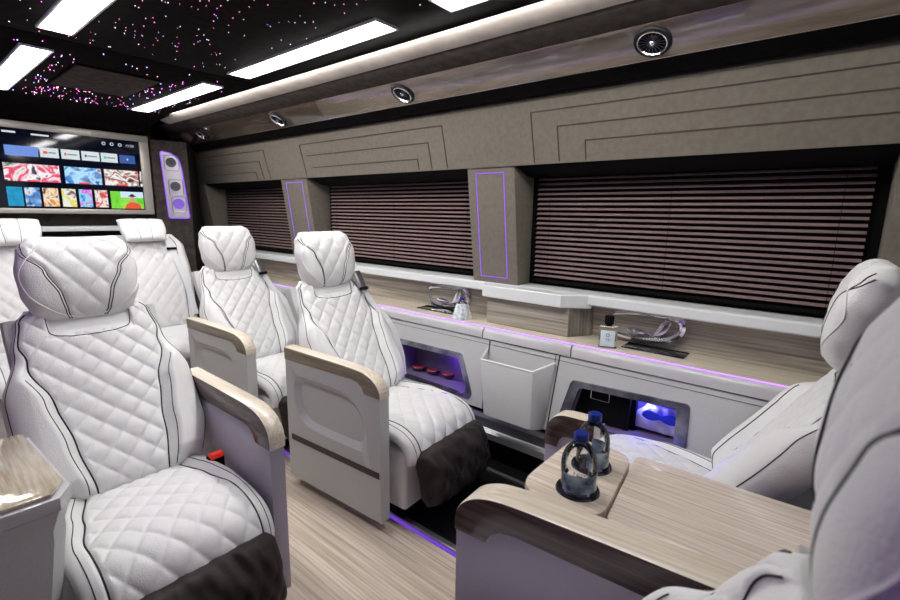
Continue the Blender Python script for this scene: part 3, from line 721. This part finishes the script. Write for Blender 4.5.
# cove LED behind the edge of the star ceiling
bm = bmesh.new(); box(bm, 1.474, 1.480, YF, 3.95, 2.040, 2.048)
o = link_mesh('cove_light_strip', bm, COVELED); tag(o, 'white light strip tucked in the cove beside the star ceiling', 'light strip')
bm = bmesh.new(); box(bm, 2.0015, 2.0035, -0.6, 4.3, 0.7535, 0.7575)
o = link_mesh('shelf_light_strip', bm, em('lilac_led', (0.45, 0.20, 1.0), 2.6)); tag(o, 'thin lilac light line along the front edge of the oak shelf', 'light strip')
bm = bmesh.new(); box(bm, 1.293, 1.302, YF, 4.2, -0.002, 0.006)
o = link_mesh('floor_light_strip', bm, PURPLES); tag(o, 'purple light strip in the floor along the metal seat rail', 'light strip')
# unseen purple strip added on the left cornice for reflections in the trim
bm = bmesh.new()
for a, b in ((-1.2, 0.9), (1.3, 2.9), (3.2, 4.2)): box(bm, -0.25, -0.235, a, b, 1.585, 1.60)
o = link_mesh('added_cornice_strip', bm, em('purple_cornice', (0.36, 0.08, 1.0), 9)); tag(o, 'unseen purple strip added below the left cornice for its reflections', 'light strip')

# ------------------------------------------------------------------ air vents and trim speaker
nrm = Vector((-(1.984-1.907), 0, -(1.853-1.724))).normalized()
ang = math.atan2(-nrm.x, -nrm.z)
RINGM = mat('satin_black', (0.008, 0.008, 0.010), 0.4, spec=0.25)
VANE = mat('dark_chrome', (0.12, 0.13, 0.17), 0.25, 1.0)
def vent(y, lb):
    t = thing('air_vent', lb, 'air vent', (1.788, y, 1.946), 0, 'round air vents in the glossy side trim')
    t.rotation_euler = (PI, ang, 0)
    t.rotation_euler = nrm.to_track_quat('Z', 'Y').to_euler()
    bm = bmesh.new(); lathe(bm, [(0.062, -0.004), (0.064, 0.004), (0.060, 0.010), (0.050, 0.009)], 40); link_mesh('outer_ring', bm, RINGM, t)
    bm = bmesh.new(); lathe(bm, [(0.050, 0.008), (0.050, 0.012), (0.047, 0.013), (0.044, 0.008), (0.042, 0.0)], 40); link_mesh('chrome_bezel', bm, CHROME, t)
    bm = bmesh.new(); lathe(bm, [(0.043, 0.001), (0.0, -0.001)], 40); link_mesh('vent_well', bm, BLACK, t)
    for k in range(18):
        a = 2*PI*k/18; nb = bmesh.new(); box(nb, 0.008, 0.043, -0.0011, 0.0011, 0.001, 0.007)
        bmesh.ops.rotate(nb, matrix=Matrix.Rotation(a, 3, 'Z'), verts=nb.verts); bb = bmesh.new(); merge(bb, nb); link_mesh('vane', bb, VANE, t)
    bm = bmesh.new(); lathe(bm, [(0.009, 0.001), (0.009, 0.009), (0.006, 0.013), (0, 0.014)], 20); link_mesh('hub', bm, CHROME, t)
    return t
vent(0.573, 'round chrome air vent nearest the camera in the glossy side trim')
vent(1.792, 'round chrome air vent second nearest in the glossy side trim')
vent(2.965, 'round chrome air vent third from the camera in the glossy side trim')
vent(4.10, 'round chrome air vent farthest back in the glossy side trim')
bm = bmesh.new(); lathe(bm, [(0.048, -0.002), (0.048, 0.003), (0, 0.005)], 30)
o = link_mesh('trim_speaker', bm, mat('brown_mesh', (0.10, 0.06, 0.05), 0.7)); o.location = (1.788, 4.44, 1.946); o.rotation_euler = nrm.to_track_quat('Z', 'Y').to_euler()
tag(o, 'small round brown speaker cover at the rear end of the glossy trim', 'speaker')

# ------------------------------------------------------------------ corner loudspeaker
sp = thing('wall_speaker', 'tall white three cone loudspeaker with purple glowing edge beside the screen', 'speaker', (1.66, 4.395, 1.27), 0)
sp.rotation_euler = (0, 0, math.atan2(-0.10, 0.24))
out = [(-0.088, 0.545), (-0.01, 0.530), (0.040, 0.48), (0.055, 0.40), (0.085, 0.0), (-0.065, 0.0)]
def poly_scaled(L, s, cz=0.275, cx=0.005): return [(cx+(p[0]-cx)*s[0], cz+(p[1]-cz)*s[1]) for p in L]
out = rounded(out, 0.02, 4)
bm = bmesh.new(); extrude_poly(bm, out, 'y', -0.02, 0.02, 0.004); link_mesh('cabinet', bm, mat('speaker_white', (0.55, 0.53, 0.6), 0.35, 0.3), sp)
bm = bmesh.new(); tube(bm, [(a, -0.014, b) for a, b in poly_scaled(out, (1.02, 1.005))], 0.0055, 6, closed=True); link_mesh('glow_edge', bm, PURPLE, sp)
bm = bmesh.new()
for cx, cz, r in ((-0.018, 0.455, 0.042), (0.0, 0.255, 0.042), (0.012, 0.115, 0.048)):
    lp = rrect(0.105, 0.125 if cz > 0.4 else 0.13, 0.02, 4, cx+0.004, cz)
    tube(bm, [(a, -0.021, b) for a, b in lp], 0.003, 5, closed=True)
link_mesh('panel_lines', bm, mat('lilac_line', (0.30, 0.26, 0.45), 0.3, 0.6), sp)
for cx, cz, r, m_ in ((-0.018, 0.46, 0.036, mat('grey_cone', (0.08, 0.08, 0.10), 0.6)), (0.0, 0.265, 0.035, None), (0.012, 0.12, 0.040, mat('purple_cone', (0.22, 0.12, 0.55), 0.4, emis=(0.25, 0.1, 0.9), es=0.25))):
    m_ = m_ or bpy.data.materials['grey_cone']; bm = bmesh.new()
    lathe(bm, [(r*1.08, 0), (r*1.08, 0.006), (r, 0.008), (r*0.92, 0.004), (r*0.4, 0.002), (r*0.3, 0.007), (0, 0.010)], 28)
    bmesh.ops.transform(bm, matrix=Matrix.Translation((cx, -0.019, cz)) @ Euler((PI/2, 0, 0)).to_matrix().to_4x4(), verts=bm.verts)
    link_mesh('speaker_cone', bm, m_, sp)

# ------------------------------------------------------------------ television
tv = thing('television', 'wide wall screen with pale frame showing app tiles and film posters', 'television', (0.913, 4.5, 1.30))
def TX(x): return x-0.913
def TZ(z): return z-1.30
bm = bmesh.new()
for a in ((0.325, 1.50, 1.877, 1.926), (0.325, 1.50, 1.299, 1.335), (1.436, 1.50, 1.335, 1.877), (0.325, 0.39, 1.335, 1.877)):
    box(bm, TX(a[0]), TX(a[1]), -0.05, 0.09, TZ(a[2]), TZ(a[3]), 0.004)
link_mesh('frame', bm, TVFRAME, tv)
scr = obox('screen', mat('screen_black', (0.002, 0.003, 0.008), 0.06, emis=(0.004, 0.012, 0.05), es=0.12), tv, TX(0.38), TX(1.445), -0.035, 0.08, TZ(1.33), TZ(1.88))
def tile(name, x0, x1, z0, z1, m, d=0.0, parent=scr):
    return obox(name, m, parent, TX(x0), TX(x1), -0.038-d, -0.0345, TZ(z0), TZ(z1))
def pic(name, cols, scale, s=1.3, seed=0.0):
    m = mat(name, (0, 0, 0), 0.3); N, L, b = nodes(m); mp = coords(m); mp.inputs['Location'].default_value = (seed, seed*0.7, seed*1.3)
    n = N.new('ShaderNodeTexNoise'); n.inputs['Scale'].default_value = scale; n.inputs['Detail'].default_value = 3; n.inputs['Distortion'].default_value = 0.8
    L.new(mp.outputs[0], n.inputs['Vector'])
    k = len(cols); r = ramp(m, n.outputs['Fac'], [(0.30+0.40*i/(k-1), c) for i, c in enumerate(cols)]); r.color_ramp.interpolation = 'EASE'
    L.new(r.outputs[0], b.inputs['Emission Color']); b.inputs['Emission Strength'].default_value = s; return m
CARD = em('card_white', (0.80, 0.90, 0.95), 0.85); LINE = em('grey_text', (0.25, 0.27, 0.3), 0.6); REDE = em('red_badge', (0.95, 0.05, 0.08), 1.0); TXT = em('white_text', (0.8, 0.85, 0.9), 0.9)
tile('app_tile', 0.62, 0.797, 1.695, 1.762, em('card_blue', (0.15, 0.30, 0.85), 0.9))
for i, (a, b) in enumerate(((0.807, 0.912), (0.927, 1.035), (1.048, 1.159), (1.169, 1.277))):
    tl = tile('app_tile', a, b, 1.697, 1.765, CARD)
    c = [(0.9, 0.05, 0.05), (0.7, 0.05, 0.05), (0.05, 0.08, 0.12), (0.05, 0.6, 0.25)][i]; w_ = [0.025, 0.012, 0.014, 0.018][i]
    tile('app_badge', a+0.018, a+0.018+w_, 1.722, 1.740, em('badge_%d' % i, c, 1), 0.001, tl)
    tile('app_name', a+0.023+w_, b-0.016, 1.727, 1.735, LINE, 0.001, tl)
tl = tile('app_tile', 1.291, 1.397, 1.698, 1.761, em('card_navy', (0.01, 0.10, 0.45), 0.8))
tile('plus_sign', 1.337, 1.351, 1.727, 1.731, TXT, 0.001, tl); tile('plus_sign', 1.342, 1.346, 1.7215, 1.7365, TXT, 0.001, tl)
W1 = [(0.02, 0.10, 0.06), (0.9, 0.75, 0.75), (0.75, 0.03, 0.12), (0.95, 0.9, 0.95), (0.05, 0.02, 0.05)]
W2 = [(0.0, 0.03, 0.15), (0.02, 0.2, 0.6), (0.45, 0.75, 1.0), (0.02, 0.12, 0.4)]
W3 = [(0.03, 0.02, 0.02), (0.9, 0.85, 0.8), (0.3, 0.05, 0.05), (0.95, 0.92, 0.9), (0.1, 0.02, 0.02)]
for i, (a, b, W) in enumerate(((0.60, 0.903, W1), (0.933, 1.158, W2), (1.178, 1.408, W3), (1.42, 1.435, W3))):
    tl = tile('film_banner', a, b, 1.522, 1.643, pic('banner_%d' % i, W, 11, 1.1, i*3.1))
    if b-a > 0.1:
        tile('red_caption', (a+b)/2-0.035, (a+b)/2+0.035, 1.522, 1.533, REDE, 0.001, tl); tile('red_corner', b-0.022, b-0.006, 1.618, 1.637, REDE, 0.001, tl)
PC = [[(0.0, 0.25, 0.5), (0.0, 0.4, 0.7)], [(0.01, 0.02, 0.06), (0.1, 0.3, 0.7), (0.75, 0.85, 0.95), (0.5, 0.1, 0.1)], [(0.25, 0.05, 0.01), (0.9, 0.3, 0.05), (1, 0.85, 0.6), (0.15, 0.03, 0.01)],
      [(0.95, 0.95, 0.9), (0.9, 0.75, 0.1), (0.9, 0.95, 0.9), (0.25, 0.05, 0.08)], [(0.05, 0.15, 0.8), (0.3, 0.8, 0.9), (0.8, 0.1, 0.8), (0.95, 0.9, 1)], [(0.05, 0.01, 0.02), (0.95, 0.9, 0.85), (0.75, 0.05, 0.05), (0.95, 0.8, 0.8)]]
for i, (a, b) in enumerate(((0.60, 0.682), (0.694, 0.777), (0.792, 0.880), (0.900, 0.983), (1.003, 1.083), (1.102, 1.183))):
    tile('film_poster', a, b, 1.350, 1.481, pic('poster_%d' % i, PC[i], 17, 1.0, 5+i*2.3))
tl = tile('film_poster', 1.203, 1.429, 1.343, 1.477, pic('meadow', [(0.10, 0.55, 0.03), (0.2, 0.75, 0.05), (0.35, 0.85, 0.08)], 14, 1.0, 9))
tile('poster_sky', 1.27, 1.429, 1.43, 1.477, em('sky_blue', (0.65, 0.85, 1.0), 1.0), 0.0005, tl)
def blob(name, cx, cz, rx, rz, m, d):
    bm = bmesh.new(); extrude_poly(bm, [(TX(cx)+rx*math.cos(a), TZ(cz)+rz*math.sin(a)) for a in [2*PI*k/20 for k in range(20)]], 'y', -0.0385-d, -0.036); link_mesh(name, bm, m, tl)
bm = bmesh.new(); extrude_poly(bm, [(TX(1.29), TZ(1.343)), (TX(1.305), TZ(1.375)), (TX(1.335), TZ(1.395)), (TX(1.365), TZ(1.395)), (TX(1.40), TZ(1.375)), (TX(1.412), TZ(1.343))], 'y', -0.0395, -0.036)
link_mesh('red_shirt', bm, em('shirt_red', (0.85, 0.08, 0.02), 1.0), tl)
blob('face', 1.35, 1.418, 0.017, 0.024, em('skin', (0.75, 0.42, 0.28), 0.9), 0.0015)
blob('hat_brim', 1.35, 1.442, 0.030, 0.005, em('hat', (0.02, 0.02, 0.02), 0.3), 0.002); blob('hat_crown', 1.35, 1.449, 0.016, 0.010, bpy.data.materials['hat'], 0.002)
for x in (1.196, 1.249, 1.303):
    bm = bmesh.new(); tube(bm, [(TX(x)+0.010*math.cos(a), -0.036, TZ(1.837)+0.010*math.sin(a)) for a in [2*PI*k/16 for k in range(16)]], 0.0025, 5, closed=True); link_mesh('status_icon', bm, TXT, scr)
def text(body, size, loc, rot, m, parent, ext=0.0004, name='lettering'):
    cu = bpy.data.curves.new('t', 'FONT'); cu.body = body; cu.size = size; cu.extrude = ext; cu.align_x = 'CENTER'; cu.align_y = 'CENTER'
    o = bpy.data.objects.new('t', cu); COL.objects.link(o)
    dg = bpy.context.evaluated_depsgraph_get(); me = bpy.data.meshes.new_from_object(o.evaluated_get(dg)); bpy.data.objects.remove(o)
    me.materials.clear(); me.materials.append(m); n = bpy.data.objects.new(name, me); COL.objects.link(n); n.parent = parent
    n.location = loc; n.rotation_euler = rot; return n
text('11:50', 0.026, (TX(1.369), -0.037, TZ(1.836)), (PI/2, 0, 0), TXT, scr, name='clock')
tile('menu_word', 0.62, 0.690, 1.845, 1.857, TXT); tile('menu_word', 0.771, 0.868, 1.842, 1.853, TXT)

# ================================================================== SEATS
def arm_std(side, sm_in, sm_out, panel, rec, **k):
    def f(s):
        if side < 0: a = build_arm(s, -0.325, -0.265, sm_in, sm_out, panel, REC if rec else None, recess_side=-1, **k)
        else: a = build_arm(s, 0.265, 0.325, sm_in, sm_out, panel, REC if rec else None, recess_side=1, **k)
        a.location = (0, 0.075, 0)
    return f
R3 = math.radians(3)
s3 = build_seat('quilted white seat with raised oak arm nearest the middle window, dark leg rest out', None, [arm_std(-1, OAKSIDE, OAKSIDE, SHELL, True)])
s3['group'] = 'captain seats facing forward'
s3.location = (1.515, 1.265, 0); s3.rotation_euler = (0, 0, R3)
s2 = copy_tree(s3); s2['label'] = 'quilted white seat behind the middle window seat, partly hidden by it'
s2.location = (1.455, 2.22, 0)
s1 = build_seat('large quilted white seat in the left foreground with red buckle and dark leg rest', None, [arm_std(1, DARKWOOD, DARKWOOD, SHELLP, False)], belt=False)
s1['group'] = 'captain seats facing forward'
s1.location = (0.44, 1.285, 0)
for c_ in kids(s1):
    if c_.name.startswith('armrest'): c_.location.y = 0.03; s1.rotation_euler = (0, 0, 0)
bk = obox('belt_buckle', BLACK, s1, 0.20, 0.255, 0.33, 0.36, 0.42, 0.475, bev=0.004)
obox('red_release_button', RED, bk, 0.205, 0.25, 0.325, 0.35, 0.470, 0.488, bev=0.003)

# rear bench seats
def bench(label, x):
    s = thing('rear_seat', label, 'seat', group='rear bench seats under the screen')
    path = [(0.01, 0.33), (0.02, 0.39), (0.08, 0.43), (0.2, 0.44), (0.40, 0.435), (0.48, 0.43)]
    c = Pad(path, lambda t: 0.27, lambda t: 0.05, lambda t: 0.05, quilt=lambda u, t: True, scf=lambda t: 0.72, dx=0.08, dv=0.085, nu=60, nv=60)
    cu = c.build('seat_cushion', WHITE, s); piping_for(c, 'piping', cu, [sc_line(c, g, 0.02, 0.98) for g in (-1, 1)])
    path = [(0.46, 0.46), (0.52, 0.65), (0.60, 0.88), (0.68, 1.08), (0.71, 1.15)]
    b = Pad(path, lambda t: interp([(0, 0.26), (0.6, 0.29), (0.85, 0.28), (1, 0.22)], t), lambda t: 0.055, lambda t: 0.06, quilt=lambda u, t: True,
            scf=lambda t: interp([(0, 0.74), (0.7, 0.74), (1, 0.80)], t), bulge=lambda u, t: 0.02*sstep(0.75, 0.9, abs(u)), dx=0.085, dv=0.10, nu=80, nv=90, rimv=4)
    k = b.build('backrest', WHITE, s); piping_for(b, 'piping', k, [sc_line(b, g, 0.02, 0.96) for g in (-1, 1)])
    path = [(0.575, 1.115), (0.60, 1.16), (0.635, 1.22), (0.68, 1.262)]
    h = Pad(path, lambda t: interp([(0, 0.13), (0.5, 0.15), (1, 0.15)], t), lambda t: 0.03, lambda t: 0.04, scf=lambda t: 0.28, nu=40, nv=40, rimv=3)
    hd = h.build('headrest', SMOOTH, s); piping_for(h, 'piping', hd, [sc_line(h, g, 0.03, 0.97) for g in (-1, 1)], 0.002)
    bm = bmesh.new(); box(bm, -0.27, 0.27, 0.06, 0.5, 0.02, 0.36, 0.01); link_mesh('seat_box', bm, SHELL, s)
    pts = [b.pos(0.62, 0.93, 0.02), b.pos(0.66, 0.7, 0.012), b.pos(0.78, 0.4, 0.02), b.pos(0.9, 0.1, 0.015)]
    cp = catmull(pts, 6); bm = bmesh.new(); L = []
    for p in cp: L.append([bm.verts.new(p+Vector(v)) for v in ((-0.022, 0, 0), (0.022, 0, 0), (0.022, 0.003, 0), (-0.022, 0.003, 0))])
    for A_, B_ in zip(L[:-1], L[1:]):
        for q in range(4): bm.faces.new((A_[q], A_[(q+1) % 4], B_[(q+1) % 4], B_[q]))
    sb = link_mesh('seat_belt', bm, WEB, s)
    g = cp[3]; obox('belt_clip', BLACK, sb, g.x-0.035, g.x+0.035, g.y-0.012, g.y+0.004, g.z-0.012, g.z+0.006, bev=0.004)
    s.location = (x, 3.33, 0); return s
b1 = bench('quilted white rear bench seat with draped headrest right of the screen', 1.245)
b2 = copy_tree(b1); b2['label'] = 'white rear bench seat top at the left edge, behind the large seat'; b2.location = (0.52, 3.33, 0)

# foreground rear-facing seats
def arm_A(s):
    a = build_arm(s, -0.055, 0.025, DARKWOOD, DARKWOOD, SHELLP, None, back=0.66); a.location = (-0.335, 0.04, 0); a.rotation_euler = (0, 0, math.radians(2.5))
sa = build_seat('big white seat at the right photo edge close to the camera, facing rear', None, [arm_A], belt=False)
sa['group'] = 'seats facing the rear'
sa.scale = (1.06, 0.87, 0.95); sa.location = (0.475, 0.66, 0)
for c_ in kids(sa):
    if c_.name.startswith('headrest'): c_.location = (0, 0.060, 0.130)
    if c_.name.startswith('armrest'): c_.scale = (1, 1.1, 1/0.95)
sa.rotation_euler = (0, 0, PI+math.radians(1.5))
def arm_C(s):
    a = build_arm(s, 0.255, 0.315, DARKWOOD, DARKWOOD, SHELLP, None, back=0.34); a.location = (0, -0.03, 0); a.scale = (1, 0.5, 1)
sc_ = build_seat('white window seat facing rear, behind the oak table and beside the perfume bottle', None, [arm_C], belt=False)
sc_['group'] = 'seats facing the rear'
sc_.location = (1.66, 0.645, 0)
for c_ in kids(sc_):
    if c_.name.startswith('headrest'): c_.location = (0, -0.065, 0)
sc_.rotation_euler = (0, 0, PI)

# ------------------------------------------------------------------ oak table console between the rear-facing seats
tb = thing('console_table', 'oak topped console table with cup holders between the two rear facing seats', 'table', (1.15, 0.2, 0))
body = [(0.975, -0.45), (1.315, -0.45), (1.315, 0.47), (1.285, 0.535), (1.22, 0.555), (1.06, 0.555), (1.0, 0.53), (0.975, 0.47)]
def sub(L): return [(a-1.15, b-0.2) for a, b in L]
def rad(L, r): return rounded(L, r, 5)
nose = [(0.99, 0.335), (1.325, 0.375), (1.325, 0.50), (1.29, 0.56), (1.03, 0.575), (0.965, 0.52), (0.955, 0.40)]
nose = [(0.968, 0.330), (1.325, 0.372), (1.325, 0.555), (1.0, 0.560), (0.955, 0.50)]
bm = bmesh.new(); extrude_poly(bm, sub(rounded(nose, 0.07, 6)[0:]), 'z', 0.615, 0.660, 0.008)
link_mesh('cup_holder_top', bm, TABLEWOOD, tb)
lid = [(1.055, -0.45), (1.345, -0.45), (1.327, 0.368), (0.972, 0.325)]
bm = bmesh.new(); extrude_poly(bm, sub(rounded(lid, 0.03, 5)), 'z', 0.618, 0.664, 0.009)
link_mesh('folding_lid', bm, TABLEWOOD, tb)
bm = bmesh.new(); extrude_poly(bm, sub(rounded([(1.07, -0.45), (1.31, -0.45), (1.31, 0.52), (0.99, 0.52)], 0.04, 5)), 'z', 0.02, 0.616)
link_mesh('console_body', bm, SHELLP, tb)
CUPS = [(1.05, 0.425), (1.185, 0.445)]
for x, y in CUPS:
    bm = bmesh.new(); lathe(bm, [(0.0, 0.0005), (0.046, 0.0008), (0.050, 0.004), (0.054, 0.0045), (0.056, 0.0002)], 36, (x-1.15, y-0.2, 0.660)); link_mesh('cup_ring', bm, BLACKG, tb)

# ------------------------------------------------------------------ bottles
LBL = mat('water_label', (0.05, 0.2, 0.35), 0.35); noise_col(LBL, 22, (0.01, 0.05, 0.12), (0.62, 0.78, 0.84), detail=5)
def bottle(x, y, z, lb, rz=0, sc=1.0):
    t = thing('water_bottle', lb, 'bottle', (x, y, z), rz, 'water bottles')
    t.scale = (sc*1.12, sc*1.12, sc*0.92)
    prof = [(0.0, 0.004), (0.020, 0.0), (0.036, 0.002), (0.040, 0.010), (0.038, 0.03), (0.0385, 0.05), (0.040, 0.055), (0.040, 0.085), (0.038, 0.10), (0.032, 0.118), (0.022, 0.134), (0.015, 0.144), (0.0135, 0.150), (0.0135, 0.158)]
    bm = bmesh.new(); lathe(bm, prof+[(0, 0.158)], 40); link_mesh('bottle_body', bm, GLASS, t)
    bm = bmesh.new(); pr = [(0.0412, 0.014), (0.0400, 0.030), (0.0402, 0.050), (0.0412, 0.056), (0.0412, 0.064)]; V = []
    for r, z in pr: V.append([bm.verts.new((r*math.cos(a), r*math.sin(a), z)) for a in [math.radians(150+200*k/30) for k in range(31)]])
    for A_, B_ in zip(V[:-1], V[1:]):
        for k in range(30): bm.faces.new((A_[k], A_[k+1], B_[k+1], B_[k]))
    o = link_mesh('bottle_label', bm, LBL, t)
    bm = bmesh.new(); lathe(bm, [(0.0148, 0.146), (0.0165, 0.148), (0.0165, 0.166), (0.0145, 0.169), (0, 0.169)], 28); link_mesh('bottle_cap', bm, BLUECAP, t)
    return t
wb = bottle(1.05, 0.425, 0.6612, 'water bottle with blue cap nearest the camera on the oak table', 0)
d_ = mat('label_ink', (0.01, 0.05, 0.16), 0.4)
def label_word(t):
    cu = text('Nova', 0.016, (0, 0, 0), (0, 0, 0), d_, t, name='label_word')
    me = cu.data
    for v in me.vertices:
        x, y, z = v.co; a = x/0.0412; v.co = Vector((0.0412*math.sin(a), -0.0412*math.cos(a)-(0.0004 if z > 0 else -0.0002), 0.071+y))
    return cu
label_word(wb).rotation_euler = (0, 0, math.radians(-60))
b2_ = bottle(1.185, 0.445, 0.6612, 'water bottle with blue cap standing behind the nearer one on the table', 0.6)
label_word(b2_).rotation_euler = (0, 0, math.radians(-85))
b3_ = bottle(2.075, 1.60, 0.757, 'small water bottle wrapped in a pale cloth skirt on the wall shelf', 0, 0.78)
CLOTH = noise_col(mat('pale_cloth', (0.7, 0.75, 0.78), 0.6), 60, (0.45, 0.52, 0.54), (0.85, 0.9, 0.9), detail=3, bump=0.6)
bm = bmesh.new(); n = 48; R_ = []
for r, z, am in ((0.062, 0.002, 0.008), (0.056, 0.03, 0.006), (0.049, 0.07, 0.003), (0.043, 0.105, 0.001), (0.036, 0.12, 0.0)):
    R_.append([bm.verts.new(((r+am*math.sin(9*a))*math.cos(a), (r+am*math.sin(9*a))*math.sin(a), z)) for a in [2*PI*k/n for k in range(n)]])
for A_, B_ in zip(R_[:-1], R_[1:]):
    for k in range(n): bm.faces.new((A_[k], A_[(k+1) % n], B_[(k+1) % n], B_[k]))
link_mesh('cloth_skirt', bm, CLOTH, b3_)
# perfume bottle
pf = thing('perfume_bottle', 'square glass perfume bottle with black cap and white label on the wall shelf', 'bottle', (2.06, 0.742, 0.757), math.radians(18)); pf.scale = (1.15, 1.15, 1.15)
obox('glass_body', PGLASS, pf, -0.022, 0.022, -0.035, 0.035, 0, 0.088, bev=0.006, seg=3)
obox('front_label', mat('perfume_label', (0.72, 0.85, 0.88), 0.4), pf, -0.0245, -0.0225, -0.026, 0.028, 0.008, 0.072, bev=0.0005)
bm = bmesh.new(); lathe(bm, [(0.012, 0.088), (0.012, 0.094), (0.0175, 0.095), (0.018, 0.126), (0.016, 0.128), (0, 0.128)], 24); link_mesh('bottle_cap', bm, BLACK, pf)
text('TF', 0.016, (-0.0250, 0.001, 0.034), (PI/2, 0, -PI/2), mat('grey_ink', (0.15, 0.2, 0.22), 0.5), pf, ext=0.0003, name='label_letters')
bm = bmesh.new(); tube(bm, [(-0.0252, 0.001+0.006*math.cos(a), 0.054+0.007*math.sin(a)) for a in [2*PI*k/12 for k in range(12)]], 0.0012, 5, closed=True); link_mesh('label_emblem', bm, bpy.data.materials['grey_ink'], pf)

# ------------------------------------------------------------------ left console at the bottom-left edge
lc = thing('left_console', 'white console with glossy oak top and slanted corner at the bottom left edge', 'console', (0.0, 1.3, 0))
top = [(0.215, 1.40), (0.218, 1.36), (0.185, 1.305), (-0.44, 1.325), (-0.44, 1.74), (0.20, 1.74)]
def subl(L): return [(a, b-1.3) for a, b in L]
def off(L, d): 
    return [(a-d if a > -0.4 else a, b+(d if b < 2.0 else 0)) for a, b in L]
bm = bmesh.new(); extrude_poly(bm, subl(off(top, 0.012)), 'z', 0.690, 0.700, 0.002); link_mesh('oak_top', bm, wood('glossy_oak', (0.45, 0.38, 0.25), (0.62, 0.55, 0.42), 'y', 0.08, 1.0), lc)
bm = bmesh.new(); extrude_poly(bm, subl(top), 'z', 0.655, 0.689, 0.004); link_mesh('edge_trim', bm, PADM, lc)
bm = bmesh.new()
nb = bmesh.new(); T = subl(off(top, 0.004)); Bt = subl(off(top, 0.03))
r0 = [nb.verts.new((a, b, 0.654)) for a, b in T]; r1 = [nb.verts.new((a, b, 0.60)) for a, b in subl(off(top, 0.018))]; r2_ = [nb.verts.new((a, b, 0.575)) for a, b in subl(off(top, 0.018))]; r3 = [nb.verts.new((a, b, 0.02)) for a, b in subl(off(top, 0.085))]
for A_, B_ in ((r0, r1), (r1, r2_), (r2_, r3)):
    for i in range(len(A_)): nb.faces.new((A_[i], A_[(i+1) % len(A_)], B_[(i+1) % len(A_)], B_[i]))
nb.faces.new(r0); nb.faces.new(r3); merge(bm, nb); link_mesh('cabinet_body', bm, PANEL, lc, angle=20)
